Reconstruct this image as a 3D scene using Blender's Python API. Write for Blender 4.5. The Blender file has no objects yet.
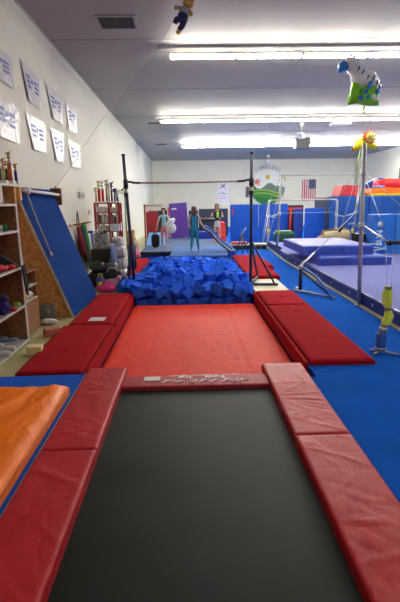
import bpy, bmesh, math, random
from mathutils import Vector, Matrix
from math import sin, cos, pi, radians as R
random.seed(7)
SC = bpy.context.scene
COL = SC.collection

# ---------------- camera, world, exposure ----------------
EYE = 1.65
yaw, pitch, roll = 0.022232, 0.210272, 0.015708
fw = Vector((sin(yaw)*cos(pitch), cos(yaw)*cos(pitch), -sin(pitch)))
rt = Vector((cos(yaw), -sin(yaw), 0)); up = rt.cross(fw)
rt2 = rt*cos(roll) - up*sin(roll); up2 = up*cos(roll) + rt*sin(roll)
cd = bpy.data.cameras.new('camera'); cam = bpy.data.objects.new('camera', cd); COL.objects.link(cam)
cd.sensor_fit = 'VERTICAL'; cd.sensor_height = 23.6; cd.sensor_width = 15.68
cd.lens = 460*23.6/602; cd.clip_end = 200
M = Matrix((rt2, up2, -fw)).transposed().to_4x4(); M.translation = Vector((0, 0, EYE)); cam.matrix_world = M
SC.camera = cam
w = bpy.data.worlds.new('world'); SC.world = w; w.use_nodes = True
w.node_tree.nodes['Background'].inputs[0].default_value = (.8, .85, 1, 1)
w.node_tree.nodes['Background'].inputs[1].default_value = .05
SC.view_settings.view_transform = 'Standard'; SC.view_settings.look = 'None'
SC.view_settings.gamma = 1; SC.view_settings.use_curve_mapping = False
SC.view_settings.exposure = 2.9
TUBE = (11.0, 14.0, 36.0, 4.2)     # strength of the fluorescent tubes, row by row

# ---------------- materials ----------------
def srgb(c):
    return tuple(((v/255)/12.92 if v/255 <= .04045 else ((v/255+.055)/1.055)**2.4) for v in c)
MATS = {}
def mat(name, rgb, rough=.6, metal=0, var=.08, vscale=6, bump=0, bscale=40, emit=0, spec=.5, alpha=1, rnd=0, wrinkle=0, stretch=(1, 1, 1), trans=0, sheen=0):
    if name in MATS: return MATS[name]
    m = bpy.data.materials.new(name); m.use_nodes = True; nt = m.node_tree; N = nt.nodes; L = nt.links
    b = N['Principled BSDF']; c = srgb(rgb)
    b.inputs['Roughness'].default_value = rough; b.inputs['Metallic'].default_value = metal
    b.inputs['Specular IOR Level'].default_value = spec
    b.inputs['Transmission Weight'].default_value = trans
    if sheen: b.inputs['Sheen Weight'].default_value = sheen
    if emit:
        b.inputs['Emission Color'].default_value = (*c, 1); b.inputs['Emission Strength'].default_value = emit
    tc = N.new('ShaderNodeTexCoord'); mp = N.new('ShaderNodeMapping'); mp.inputs['Scale'].default_value = stretch
    L.new(tc.outputs['Object'], mp.inputs[0])
    nz = N.new('ShaderNodeTexNoise'); nz.inputs['Scale'].default_value = vscale; nz.inputs['Detail'].default_value = 5
    L.new(mp.outputs[0], nz.inputs['Vector'])
    hs = N.new('ShaderNodeHueSaturation'); hs.inputs['Color'].default_value = (*c, 1)
    mr = N.new('ShaderNodeMapRange'); mr.inputs['From Min'].default_value = .25; mr.inputs['From Max'].default_value = .75
    mr.inputs['To Min'].default_value = 1-var; mr.inputs['To Max'].default_value = 1+var
    L.new(nz.outputs['Fac'], mr.inputs['Value'])
    if rnd:
        oi = N.new('ShaderNodeObjectInfo'); m2 = N.new('ShaderNodeMapRange')
        m2.inputs['To Min'].default_value = 1-rnd; m2.inputs['To Max'].default_value = 1+rnd
        mu = N.new('ShaderNodeMath'); mu.operation = 'MULTIPLY'
        L.new(oi.outputs['Random'], m2.inputs['Value']); L.new(m2.outputs[0], mu.inputs[0]); L.new(mr.outputs[0], mu.inputs[1])
        L.new(mu.outputs[0], hs.inputs['Value'])
    else: L.new(mr.outputs[0], hs.inputs['Value'])
    L.new(hs.outputs[0], b.inputs['Base Color'])
    if bump or wrinkle:
        bn = N.new('ShaderNodeTexNoise'); bn.inputs['Scale'].default_value = bscale; bn.inputs['Detail'].default_value = 3
        L.new(mp.outputs[0], bn.inputs['Vector'])
        bp = N.new('ShaderNodeBump'); bp.inputs['Strength'].default_value = bump or .01; bp.inputs['Distance'].default_value = .01
        L.new(bn.outputs['Fac'], bp.inputs['Height'])
        if wrinkle:
            wn = N.new('ShaderNodeTexNoise'); wn.inputs['Scale'].default_value = 3.2; wn.inputs['Detail'].default_value = 2
            wn.inputs['Distortion'].default_value = 1.6
            L.new(mp.outputs[0], wn.inputs['Vector'])
            b2 = N.new('ShaderNodeBump'); b2.inputs['Strength'].default_value = wrinkle; b2.inputs['Distance'].default_value = .05
            L.new(wn.outputs['Fac'], b2.inputs['Height']); L.new(bp.outputs[0], b2.inputs['Normal'])
            L.new(b2.outputs[0], b.inputs['Normal'])
        else: L.new(bp.outputs[0], b.inputs['Normal'])
    if alpha < 1: b.inputs['Alpha'].default_value = alpha
    MATS[name] = m
    return m

def wood(name, rgb, dark, scale=8, rough=.6):
    m = mat(name, rgb, rough, var=.1); nt = m.node_tree; N = nt.nodes; L = nt.links
    hs = [n for n in N if n.type == 'HUE_SAT'][0]; tc = [n for n in N if n.type == 'TEX_COORD'][0]
    nz = N.new('ShaderNodeTexVoronoi'); nz.inputs['Scale'].default_value = scale
    n2 = N.new('ShaderNodeTexNoise'); n2.inputs['Scale'].default_value = scale*1.5; n2.inputs['Detail'].default_value = 8
    L.new(tc.outputs['Object'], nz.inputs['Vector']); L.new(tc.outputs['Object'], n2.inputs['Vector'])
    mx = N.new('ShaderNodeMix'); mx.data_type = 'RGBA'
    mx.inputs['A'].default_value = (*srgb(dark), 1); mx.inputs['B'].default_value = (*srgb(rgb), 1)
    mr = N.new('ShaderNodeMapRange'); mr.inputs['From Min'].default_value = .38; mr.inputs['From Max'].default_value = .6
    L.new(n2.outputs['Fac'], mr.inputs['Value']); L.new(mr.outputs[0], mx.inputs['Factor'])
    L.new(mx.outputs['Result'], hs.inputs['Color'])
    return m

PLY = wood('osb plywood', (224, 168, 94), (192, 134, 70), 14)
DWOOD = wood('brown particle board', (158, 108, 66), (112, 72, 42), 20)
WHITE_EDGE = mat('white melamine', (196, 192, 184), .5)
CARPET = mat('blue carpet', (26, 94, 196), .95, var=.12, vscale=3, bump=.6, bscale=260, spec=.02)
CARPET2 = mat('blue carpet panel', (30, 92, 200), .95, var=.10, vscale=9, bump=.5, bscale=220, spec=.1)
RAMPC = mat('ramp carpet', (14, 58, 130), .95, var=.08, vscale=5, bump=.4, bscale=200, spec=.1)
CREAM = mat('cream floor paint', (178, 172, 124), .45, var=.06, vscale=2)
BOARDC = mat('cream board', (206, 198, 168), .5, var=.05)
BED = mat('black trampoline mesh', (30, 36, 32), .5, var=.22, vscale=2.5, bump=.2, bscale=300, spec=.14)
PADV = mat('maroon vinyl', (184, 32, 44), .45, spec=.24, var=.06, vscale=5, bump=.12, bscale=60, wrinkle=.35, stretch=(1, .6, 1))
ENDV = mat('maroon end vinyl', (170, 44, 56), .5, spec=.25, var=.06, vscale=5, bump=.1, bscale=60)
LANDV = mat('orange red vinyl', (230, 60, 36), .6, spec=.16, var=.05, vscale=3, bump=.15, bscale=50, wrinkle=.2)
REDM = mat('red carpeted mat', (166, 26, 38), .95, var=.09, vscale=5, bump=.4, bscale=160, spec=.06)
REDV = mat('red vinyl', (176, 34, 44), .45, var=.06, wrinkle=.15)
ORV = mat('orange vinyl', (255, 128, 20), .45, spec=.25, var=.05, vscale=4, bump=.1, bscale=40, wrinkle=.6, stretch=(1, .5, 1))
FOAM = mat('blue foam', (46, 108, 236), .9, var=.08, vscale=9, bump=.5, bscale=90, spec=.15, rnd=.22)
STEEL = mat('brushed steel', (176, 178, 180), .32, .9, var=.05)
CHROME = mat('pale steel paint', (198, 200, 204), .35, .4)
DSTEEL = mat('dark navy paint', (40, 54, 82), .4, .2)
BLACKM = mat('black plastic', (24, 25, 28), .5)
FIBRE = mat('bar fibreglass', (176, 150, 140), .5)
WHITEM = mat('white enamel', (222, 222, 218), .4)
PURP = mat('lavender carpet', (126, 134, 196), .95, var=.08, vscale=4, bump=.4, bscale=200, spec=.1)
PURPED = mat('platform edge vinyl', (26, 48, 122), .5, var=.1)
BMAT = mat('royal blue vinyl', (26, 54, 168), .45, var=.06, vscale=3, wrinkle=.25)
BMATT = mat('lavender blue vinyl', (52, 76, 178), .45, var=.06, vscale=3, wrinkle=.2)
WALLB = mat('blue wall pad vinyl', (20, 82, 186), .5, spec=.25, var=.06, vscale=2, wrinkle=.15)
WALLB2 = mat('steel blue wall pad vinyl', (24, 76, 150), .55, spec=.25, var=.08, vscale=2, wrinkle=.2)
NAVY = mat('navy vinyl', (32, 42, 74), .5, wrinkle=.15)
VIOLET = mat('purple vinyl', (96, 60, 160), .45, var=.06, wrinkle=.5)
LBLUE = mat('light blue vinyl', (92, 152, 214), .5, wrinkle=.1)
GREYC = mat('grey blue carpet', (96, 116, 150), .95, var=.08, bump=.3, bscale=150, spec=.1)
MIDC = mat('mid blue carpet', (92, 126, 186), .95, var=.08, bump=.3, bscale=150, spec=.1)
YEL = mat('yellow webbing', (240, 255, 96), .7, var=.08, vscale=30, bump=.4, bscale=120)
YELV = mat('yellow vinyl', (222, 200, 40), .5)
GREENP = mat('green cloth', (20, 130, 60), .8)
REDP = mat('red powder coat', (166, 34, 46), .4, .1)
WALLM = mat('painted wall', (216, 216, 200), .7, var=.025, vscale=1.2, bump=.1, bscale=30)
CEILM = mat('white insulation facing', (166, 163, 154), .6, var=.03, vscale=.8, bump=.12, bscale=3, spec=.5)
SEAM = mat('ceiling seam tape', (154, 151, 144), .6)
ROPE = mat('pale rope', (196, 194, 186), .8)
CABLE = mat('steel cable', (150, 152, 156), .4, .7)

# ---------------- mesh helpers ----------------
class MB:
    def __init__(s): s.bm = bmesh.new()
    def _mat(s, geom, mi):
        for f in geom: f.material_index = mi
    def box(s, x0, x1, y0, y1, z0, z1, bev=0, mi=0, seg=2, mtx=None):
        r = bmesh.ops.create_cube(s.bm, size=1)['verts']
        c = Vector(((x0+x1)/2, (y0+y1)/2, (z0+z1)/2))
        for v in r: v.co = Vector((v.co.x*(x1-x0), v.co.y*(y1-y0), v.co.z*(z1-z0))) + c
        if mtx: bmesh.ops.transform(s.bm, matrix=mtx, verts=r)
        fs = {f for v in r for f in v.link_faces}; s._mat(fs, mi)
        if bev:
            es = list({e for v in r for e in v.link_edges})
            o = bmesh.ops.bevel(s.bm, geom=es, offset=bev, segments=seg, affect='EDGES', profile=.6)
            s._mat(o['faces'], mi)
        return s
    def prism(s, pts, d, mi=0, bev=0):
        # pts: 3D polygon; d: extrusion vector
        d = Vector(d)
        a = [s.bm.verts.new(Vector(p)) for p in pts]; b = [s.bm.verts.new(Vector(p)+d) for p in pts]
        fs = [s.bm.faces.new(a), s.bm.faces.new(b[::-1])]
        n = len(pts)
        for i in range(n): fs.append(s.bm.faces.new((a[i], b[i], b[(i+1) % n], a[(i+1) % n])))
        bmesh.ops.recalc_face_normals(s.bm, faces=fs); s._mat(fs, mi)
        if bev:
            es = list({e for f in fs for e in f.edges})
            o = bmesh.ops.bevel(s.bm, geom=es, offset=bev, segments=2, affect='EDGES'); s._mat(o['faces'], mi)
        return s
    def tube(s, pts, r, seg=10, mi=0, cap=True, r2=None):
        pts = [Vector(p) for p in pts]; rings = []; n = len(pts); ref = None
        for i, p in enumerate(pts):
            t = (pts[min(i+1, n-1)] - pts[max(i-1, 0)]).normalized()
            if ref is None: ref = Vector((0, 0, 1)) if abs(t.z) < .9 else Vector((1, 0, 0))
            u = (ref - t*ref.dot(t)).normalized(); ref = u; v = t.cross(u)
            rr = r if r2 is None else r+(r2-r)*i/(n-1)
            rings.append([s.bm.verts.new(p + (u*cos(2*pi*k/seg)+v*sin(2*pi*k/seg))*rr) for k in range(seg)])
        fs = []
        for a, b in zip(rings, rings[1:]):
            for k in range(seg): fs.append(s.bm.faces.new((a[k], a[(k+1) % seg], b[(k+1) % seg], b[k])))
        if cap: fs.append(s.bm.faces.new(rings[0][::-1])); fs.append(s.bm.faces.new(rings[-1]))
        for f in fs: f.smooth = True
        s._mat(fs, mi); return s
    def lathe(s, prof, c, seg=16, mi=0, axis='z'):
        rings = []
        for r, z in prof:
            ring = []
            for k in range(seg):
                a = 2*pi*k/seg; x, y = max(r, 1e-4)*cos(a), max(r, 1e-4)*sin(a)
                p = (x, y, z) if axis == 'z' else ((z, x, y) if axis == 'x' else (x, z, y))
                ring.append(s.bm.verts.new(Vector(c)+Vector(p)))
            rings.append(ring)
        fs = []
        for a, b in zip(rings, rings[1:]):
            for k in range(seg): fs.append(s.bm.faces.new((a[k], a[(k+1) % seg], b[(k+1) % seg], b[k])))
        fs.append(s.bm.faces.new(rings[0][::-1])); fs.append(s.bm.faces.new(rings[-1]))
        for f in fs: f.smooth = True
        s._mat(fs, mi); return s
    def ell(s, c, rad, mi=0, seg=14, rot=None, noise=0):
        r = bmesh.ops.create_uvsphere(s.bm, u_segments=seg, v_segments=max(6, seg*2//3), radius=1)['verts']
        for v in r:
            k = 1+noise*(random.random()-.5)*2
            p = Vector((v.co.x*rad[0]*k, v.co.y*rad[1]*k, v.co.z*rad[2]*k))
            if rot: p.rotate(rot)
            v.co = p+Vector(c)
        fs = {f for v in r for f in v.link_faces}; s._mat(fs, mi)
        for f in fs: f.smooth = True
        return s
    def grid(s, fn, nu, nv, mi=0, closed=False):
        vs = [[s.bm.verts.new(Vector(fn(i/nu, j/nv))) for j in range(nv+1)] for i in range(nu+1)]
        fs = []
        for i in range(nu):
            for j in range(nv):
                fs.append(s.bm.faces.new((vs[i][j], vs[i+1][j], vs[i+1][j+1], vs[i][j+1])))
        for f in fs: f.smooth = True
        s._mat(fs, mi); return s
    def quad(s, pts, mi=0):
        f = s.bm.faces.new([s.bm.verts.new(Vector(p)) for p in pts]); f.material_index = mi; return s
    def build(s, name, mats, parent=None, smooth=False, mod=None):
        me = bpy.data.meshes.new(name); bmesh.ops.recalc_face_normals(s.bm, faces=s.bm.faces)
        off = Vector((0, 0, 0)); p = parent
        while p is not None: off += Vector(p.location); p = p.parent
        for v in s.bm.verts: v.co -= off
        s.bm.to_mesh(me); s.bm.free()
        if not isinstance(mats, (list, tuple)): mats = [mats]
        for m in mats: me.materials.append(m)
        if smooth:
            for f in me.polygons: f.use_smooth = True
        o = bpy.data.objects.new(name, me); COL.objects.link(o)
        if parent: o.parent = parent
        return o

def tag(o, label=None, cat=None, group=None, kind=None):
    if label: o['label'] = label
    if cat: o['category'] = cat
    if group: o['group'] = group
    if kind: o['kind'] = kind
    return o
def thing(name, label, cat, loc, group=None):
    o = bpy.data.objects.new(name, None); COL.objects.link(o); o.location = loc; o.empty_display_size = .1
    return tag(o, label, cat, group)
def struct(o, label=None): o['kind'] = 'structure'; return o if not label else tag(o, label)
def copy_tree(o, loc=None, rot=None, scale=None, label=None, kids=None):
    c = o.copy(); COL.objects.link(c)
    for ch in [k for k in bpy.data.objects if k.parent == o]:
        d = ch.copy(); COL.objects.link(d); d.parent = c
        for g in [k for k in bpy.data.objects if k.parent == ch]:
            e = g.copy(); COL.objects.link(e); e.parent = d
    if loc is not None: c.location = loc
    if rot is not None: c.rotation_euler = rot
    if scale is not None: c.scale = scale
    if label: c['label'] = label
    return c
def text_mesh(name, body, size, m, origin, xdir, ydir, parent, depth=.002, bold=0, align='CENTER'):
    cu = bpy.data.curves.new(name, 'FONT'); cu.body = body; cu.size = size; cu.align_x = align; cu.align_y = 'CENTER'
    cu.extrude = depth; cu.offset = bold; cu.resolution_u = 3
    t = bpy.data.objects.new('tmp', cu); COL.objects.link(t)
    bpy.context.view_layer.update()
    me = bpy.data.meshes.new_from_object(t.evaluated_get(bpy.context.evaluated_depsgraph_get()))
    bpy.data.objects.remove(t); bpy.data.curves.remove(cu)
    x = Vector(xdir).normalized(); y = Vector(ydir).normalized(); z = x.cross(y)
    mx = Matrix((x, y, z)).transposed().to_4x4(); mx.translation = Vector(origin)
    me.transform(mx)
    off = Vector((0, 0, 0)); p = parent
    while p is not None: off += Vector(p.location); p = p.parent
    me.transform(Matrix.Translation(-off)); me.materials.clear(); me.materials.append(m)
    o = bpy.data.objects.new(name, me); COL.objects.link(o); o.parent = parent
    return o
def puff_mat(x0, x1, y0, y1, z0, z1, edge=.04, nx=24, ny=24, amp=.008, seams=(), seamw=.02, seamd=.01, sy=(), tufts=(), wr=None, slump=0):
    """A soft slab: rounded rim, gently bulging top, stitched seams and tuft dimples."""
    mb = MB(); bm = mb.bm
    def top(u, v):
        x = x0+(x1-x0)*u; y = y0+(y1-y0)*v
        d = min(x-x0, x1-x, y-y0, y1-y)
        z = z1 - (edge*(1-min(1, d/edge))**2*.6 if d < edge else 0)
        z += amp*sin(pi*u)*sin(pi*v)
        for sx_ in seams: z -= seamd*math.exp(-((x-sx_)/seamw)**2)
        for sy_ in sy: z -= seamd*math.exp(-((y-sy_)/seamw)**2)
        for tx, ty in tufts: z -= .025*math.exp(-((x-tx)**2+(y-ty)**2)/.0016)
        if wr: z += wr(x, y)*min(1, d/.05)
        return (x, y, z)
    vs = [[bm.verts.new(top(i/nx, j/ny)) for j in range(ny+1)] for i in range(nx+1)]
    for i in range(nx):
        for j in range(ny): bm.faces.new((vs[i][j], vs[i+1][j], vs[i+1][j+1], vs[i][j+1])).smooth = True
    loop = [vs[i][0] for i in range(nx)]+[vs[nx][j] for j in range(ny)]+[vs[i][ny] for i in range(nx, 0, -1)]+[vs[0][j] for j in range(ny, 0, -1)]
    lo = [bm.verts.new((v.co.x, v.co.y, z0)) for v in loop]
    n = len(loop)
    for k in range(n): bm.faces.new((loop[k], lo[k], lo[(k+1) % n], loop[(k+1) % n]))
    bm.faces.new(lo)
    return mb

# ================= SETTING =================
WX, RX, BY, CZ, FY = -2.35, 11.3, 32.0, 4.45, -3.0
TX0, TX1, TY0, TY1, TZ = -1.05, 1.2, 4.14, 12.35, -.5
f = MB(); f.box(-2.5, TX0, FY-.1, BY+.15, -.6, 0); f.box(TX1, RX+.15, FY-.1, BY+.15, -.6, 0)
f.box(TX0, TX1, FY-.1, TY0, -.6, 0); f.box(TX0, TX1, TY1, BY+.15, -.6, 0); f.box(TX0, TX1, TY0, TY1, -.62, TZ)
struct(f.build('floor', CARPET))
f = MB(); f.box(WX, -1.45, 2.0, BY, -.001, .008); f.box(-1.46, -1.06, 4.3, 12.4, -.001, .007)
tag(struct(f.build('floor_cream_strip', CREAM)), 'cream painted strip of floor along the left wall')
f = MB(); f.box(WX-.12, WX, FY, BY, 0, CZ); struct(f.build('wall_left', WALLM))
f = MB(); f.box(RX, RX+.12, FY, BY, 0, CZ); struct(f.build('wall_right', WALLM))
f = MB(); f.box(WX-.12, RX+.12, BY, BY+.12, 0, CZ); struct(f.build('wall_back', WALLM))
f = MB(); f.box(WX-.12, RX+.12, FY-.12, FY, 0, CZ); struct(f.build('wall_front', WALLM))
f = MB(); f.box(WX-.12, RX+.12, FY-.12, BY+.12, CZ, CZ+.12)
struct(f.build('ceiling', CEILM))
f = MB()
for k in range(9): y = 1.6+k*3.6; f.box(WX, RX, y, y+.03, CZ-.004, CZ+.01)
tag(struct(f.build('trim_1', SEAM)), 'taped seams across the ceiling')
f = MB(); f.box(WX, WX+.015, FY, BY, CZ-.025, CZ); f.box(WX, RX, BY-.03, BY, CZ-.05, CZ); f.box(RX-.03, RX, FY, BY, CZ-.05, CZ)
struct(f.build('trim_2', mat('ceiling trim', (180, 180, 176), .6)))
d = struct(MB().box(WX, WX+.02, 15.4, 17.3, 0.01, 2.0).build('door_1', mat('pale door paint', (206, 208, 196), .5)))
g = MB(); g.box(WX, WX+.06, 15.25, 15.4, 0.01, 2.12); g.box(WX, WX+.06, 17.3, 17.45, 0.01, 2.12); g.box(WX, WX+.06, 15.25, 17.45, 2.0, 2.12)
g.build('door_frame', mat('greenish frame paint', (140, 148, 122), .5), d)
g = MB(); g.tube([(WX+.02, 15.55, 1.0), (WX+.09, 15.55, 1.0), (WX+.09, 15.68, 1.0)], .012); g.build('door_handle', STEEL, d)

# ================= CEILING FIXTURES =================
TUBEM = [mat('lit fluorescent tube %s' % n_, (255, 248, 236), .5, emit=TUBE[i_], var=0) for i_, n_ in enumerate(('near row', 'middle row', 'far row', 'overhead row'))]
HOUS = mat('light housing enamel', (150, 150, 156), .5)
row_words = ['row nearest the viewer', 'middle ceiling row', 'farthest ceiling row']
pos_words = ['at the left end of the', 'second from the left in the', 'third from the left in the', 'fourth from the left in the', 'fifth from the left in the']
def light(x, y, label, r_):
    z = 4.26
    t = thing('fluorescent_light', label, 'ceiling light', (x, y, z), 'strip lights on the ceiling')
    b = MB(); b.prism([(x, y-.07, z+.035), (x, y-.03, z+.07), (x, y+.03, z+.07), (x, y+.07, z+.035)], (2.45, 0, 0))
    for q in (x, x+1.21, x+2.42): b.box(q, q+.02, y-.09, y+.09, z-.01, z+.04)
    b.build('housing', HOUS, t)
    for q in (.4, 2.0):
        h = MB(); h.tube([(x+q, y, z+.08), (x+q, y, CZ)], .006, 6); h.build('hanger', STEEL, t)
    for a in (x+.03, x+1.255):
        for dy in (-.05, .05):
            q = MB(); q.tube([(a, y+dy, z), (a+1.165, y+dy, z)], .019, 10); q.build('lamp_tube', TUBEM[r_], t)
    return t
for r_, (x0, y0, n) in enumerate([(-.29, 9.17, 4), (-.87, 15.97, 5), (-.25, 22.93, 5)]):
    for k in range(n):
        light(x0+k*2.45, y0, 'white fluorescent strip light %s %s' % (pos_words[k], row_words[r_]), r_)

for k in range(3):
    light(-.29+k*2.45, 2.4, 'white fluorescent strip light %s row straight above the trampoline' % pos_words[k], 3)

def vent(x0, x1, y0, y1, label, rim=.05):
    t = thing('ceiling_vent', label, 'vent', ((x0+x1)/2, (y0+y1)/2, CZ), 'ceiling vents')
    b = MB(); z = CZ-.012
    b.box(x0-rim, x1+rim, y0-rim, y0, z, CZ); b.box(x0-rim, x1+rim, y1, y1+rim, z, CZ)
    b.box(x0-rim, x0, y0, y1, z, CZ); b.box(x1, x1+rim, y0, y1, z, CZ); b.build('vent_frame', mat('vent enamel', (152, 148, 152), .5), t)
    MB().box(x0, x1, y0, y1, CZ-.002, CZ+.002).build('vent_cavity', mat('vent dark', (58, 58, 58), .8), t)
    b = MB(); n = max(4, int((y1-y0)/.045))
    for i in range(n):
        y = y0+(i+.5)*(y1-y0)/n; b.box(x0, x1, y-.012, y+.004, CZ-.01, CZ-.004)
    b.build('louvre', mat('vent slat', (86, 86, 84), .5), t)
vent(-1.33, -.79, 7.8, 8.27, 'square louvred ceiling vent nearest the viewer, at upper left')
vent(-1.38, -.9, 17.1, 17.5, 'small ceiling vent beside the left end of the middle light row')
vent(-1.45, -.98, 23.2, 23.6, 'small far ceiling vent near the back left corner')
def fan(x, y, zl, label):
    t = thing('ceiling_fan', label, 'ceiling fan', (x, y, CZ), 'white ceiling fans')
    MB().lathe([(.02, -.0), (.09, -.01), (.07, -.1), (.02, -.12)], (x, y, CZ)).build('canopy', WHITEM, t)
    MB().tube([(x, y, CZ-.1), (x, y, zl+.12)], .018).build('downrod', WHITEM, t)
    MB().lathe([(.03, .16), (.1, .1), (.16, .02), (.17, -.04), (.1, -.1), (.02, -.11)], (x, y, zl)).build('motor_housing', WHITEM, t)
    for k in range(3):
        a = k*2*pi/3+.15; b = MB()
        b.box(.15, .95, -.075, .075, -.006, .006, .004)
        bmesh.ops.transform(b.bm, matrix=Matrix.Translation((x, y, zl-.02)) @ Matrix.Rotation(a, 4, 'Z') @ Matrix.Rotation(R(10), 4, 'X'), verts=b.bm.verts)
        b.build('blade', WHITEM, t)
fan(4.2, 17.6, 3.98, 'white three bladed ceiling fan between the middle and far light rows, nearer of two')
fan(5.0, 29.5, 4.0, 'far white ceiling fan hanging in front of the mural wall')
t = thing('unit_heater', 'grey box heater hung under the ceiling behind the nearer fan', 'heater', (5.0, 20.6, 4.0))
MB().box(4.65, 5.25, 20.4, 20.9, 3.86, 4.3, .02).build('casing', mat('heater grey', (128, 128, 128), .5), t)
b = MB()
for k in range(6): b.box(4.7, 5.2, 20.375, 20.4, 3.9+k*.06, 3.92+k*.06)
b.build('louvre', mat('heater slat', (92, 92, 92), .5), t)
for x in (4.75, 5.15): MB().tube([(x, 20.65, 4.3), (x, 20.65, CZ)], .012, 6).build('hanger', STEEL, t)
t = thing('ceiling_speaker_box', 'flat white box fixed under the ceiling right of the nearer fan', 'box', (5.5, 17.5, 4.35))
MB().box(5.2, 5.85, 17.1, 17.6, 4.3, 4.4, .01).build('cover', mat('bright enamel', (236, 238, 240), .4), t)
MB().box(5.3, 5.75, 17.2, 17.5, 4.4, CZ).build('bracket', STEEL, t)

# ================= TRAMPOLINE =================
tr = thing('trampoline', 'long black trampoline with maroon edge pads in the foreground', 'trampoline', (0, 2, 0))
BEDZ = .012
b = MB(); b.grid(lambda u, v: (-.8+1.6*u, -.8+4.95*v, BEDZ - .0*sin(pi*u)), 8, 24)
b.build('bed', BED, tr)
b = MB()
for x in (-.96, 1.0): b.tube([(x, -.8, .03), (x, 4.15, .03)], .02)
b.build('frame', STEEL, tr)
rw = random.Random(3)
def wrinkler(folds):
    def fn(x, y):
        z = 0
        for (cx, cy, a, l, w_, h) in folds:
            dx, dy = x-cx, y-cy; p = dx*cos(a)+dy*sin(a); q = -dx*sin(a)+dy*cos(a)
            z += h*math.exp(-(q/w_)**2-(p/l)**2)
        return z
    return fn
def folds(x0, x1, y0, y1, n, h=.006, seed=1, amin=-.5, amax=.5):
    rr = random.Random(seed)
    return wrinkler([(rr.uniform(x0, x1), rr.uniform(y0, y1), rr.uniform(amin, amax), rr.uniform(.1, .3), rr.uniform(.008, .02), rr.uniform(.3, 1)*h*(rr.choice([1, -.7]))) for _ in range(n)])
for (xa, xb, ys, sd) in ((-1.0, -.63, (-.8, .95, 2.76, 4.3), 5), (.7, 1.09, (-.8, .9, 2.88, 4.33), 9)):
    for k in range(3):
        y0, y1 = ys[k], ys[k+1]
        o = puff_mat(xa, xb, y0+.003, y1-.003, .0, .085+.004*(k == 1), .018, 26, 90, .006, wr=folds(xa, xb, y0, y1, 16 if xa > 0 else 8, .008, sd+k, -.9, .9)).build('edge_pad', PADV, tr)
    b = MB()
o = puff_mat(-.66, .74, 3.87, 4.14, .01, .05, .012, 60, 16, .002, wr=folds(-.6, .7, 3.9, 4.2, 8, .003, 44)).build('end_pad', ENDV, tr)
INK = mat('white print', (255, 250, 250), .5, var=.02)
LAB = mat('pale label', (232, 222, 226), .5)
zt = .0575
# print reads from the far end of the trampoline
text_mesh('lettering', 'Tumbl', .074, INK, (.22, 4.065, zt), (-1, .02, 0), (0, -1, 0), tr, .001, .0015)
text_mesh('lettering', 'Trak', .074, INK, (-.06, 4.065, zt), (-1, .02, 0), (0, -1, 0), tr, .001, .0015)
text_mesh('small_lettering', 'TUMBL TRAK  *  MOUNT PLEASANT MI  *  TUMBL TRAK  *', .025, INK, (.12, 4.108, zt), (-1, 0, 0), (0, -1, 0), tr, .001, .0006)
b = MB(); b.box(-.44, -.29, 4.0, 4.09, .05, zt+.0015); b.build('maker_label', LAB, tr)
b = MB()
rr = random.Random(12)
for cx in (-.24, -.13, .02, .1, .2, .3, .4, .47):
    pts = []
    w_ = rr.uniform(.03, .05); ph = rr.uniform(0, 6)
    for k in range(14):
        a = k/13*2*pi*.8
        pts.append((cx+w_*cos(a*1.5+ph)*(.4+.6*k/13)+.05*(k/13-.5), 3.965+.03*sin(a*2+ph), zt+.001))
    b.tube(pts, .005, 5)
b.build('flourish', INK, tr)

# landing mat
t = thing('landing_mat', 'wide orange red vinyl mat between trampoline and foam heap', 'mat', (.05, 6.2, TZ))
puff_mat(-1.03, 1.17, 4.16, 8.13, -.28, -.135, .07, 60, 60, .02, seams=(-.5, .05, .62), seamw=.012, seamd=.007, wr=folds(-.8, .9, 4.3, 7.8, 14, .004, 31, -1.5, 1.5)).build('mat_body', LANDV, t)
MB().box(-1.02, 1.16, 4.17, 8.12, TZ, -.285, .02).build('foam_base', mat('grey foam base', (96, 96, 100), .8), t)

def red_mat(x0, x1, y0, y1, z1, label, tufts=(), m=REDM, group='red carpeted mats beside the landing mat', z0=.0, inner=None):
    t = thing('red_mat', label, 'mat', ((x0+x1)/2, (y0+y1)/2, z0), group)
    puff_mat(x0, x1, y0, y1, z0, z1, .03, 20, 44, .006, tufts=tufts).build('mat_body', m, t)
    if inner is not None:
        MB().box(inner-.025, inner+.012, y0+.01, y1-.01, -.14, z1-.02, .008).build('side_flap', m, t)
    for tx, ty in tufts:
        MB().ell((tx, ty, z1-.014), (.012, .012, .006), seg=8).build('button', mat('dark red button', (96, 16, 22), .6), t)
    return t
red_mat(-1.73, -1.07, 4.3, 6.1, .055, 'long red carpeted mat left of the landing mat, nearest the bookcase', [(-1.42, 4.9), (-1.42, 5.8)], z0=.01, inner=-1.03)
red_mat(-1.67, -1.07, 6.12, 8.3, .06, 'red carpeted mat left of the landing mat, at the foot of the blue ramp', [(-1.36, 7.1)], z0=.01, inner=-1.03)
red_mat(1.22, 1.89, 4.44, 7.1, .055, 'long red carpeted mat right of the landing mat, nearest the viewer', [(1.56, 5.2), (1.56, 6.6)], inner=1.19)
red_mat(1.22, 1.89, 7.12, 8.3, .055, 'red carpeted mat right of the landing mat, beside the foam heap', [(1.56, 7.7)], inner=1.19)
red_mat(1.27, 1.95, 9.75, 11.3, .1, 'flat red mat behind the right bar post, nearer of two', (), REDM, 'flat red mats along the pit')
red_mat(1.27, 2.1, 11.32, 13.8, .1, 'flat red mat behind the right bar post, farther of two', (), REDM, 'flat red mats along the pit')
red_mat(-1.6, -1.16, 9.9, 13.5, .1, 'flat red mat left of the foam heap near the pink roll', (), REDM, 'flat red mats along the pit', z0=.01)
t = thing('cream_board', 'cream board under the base of the right bar post', 'board', (1.55, 9.1, 0))
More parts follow.
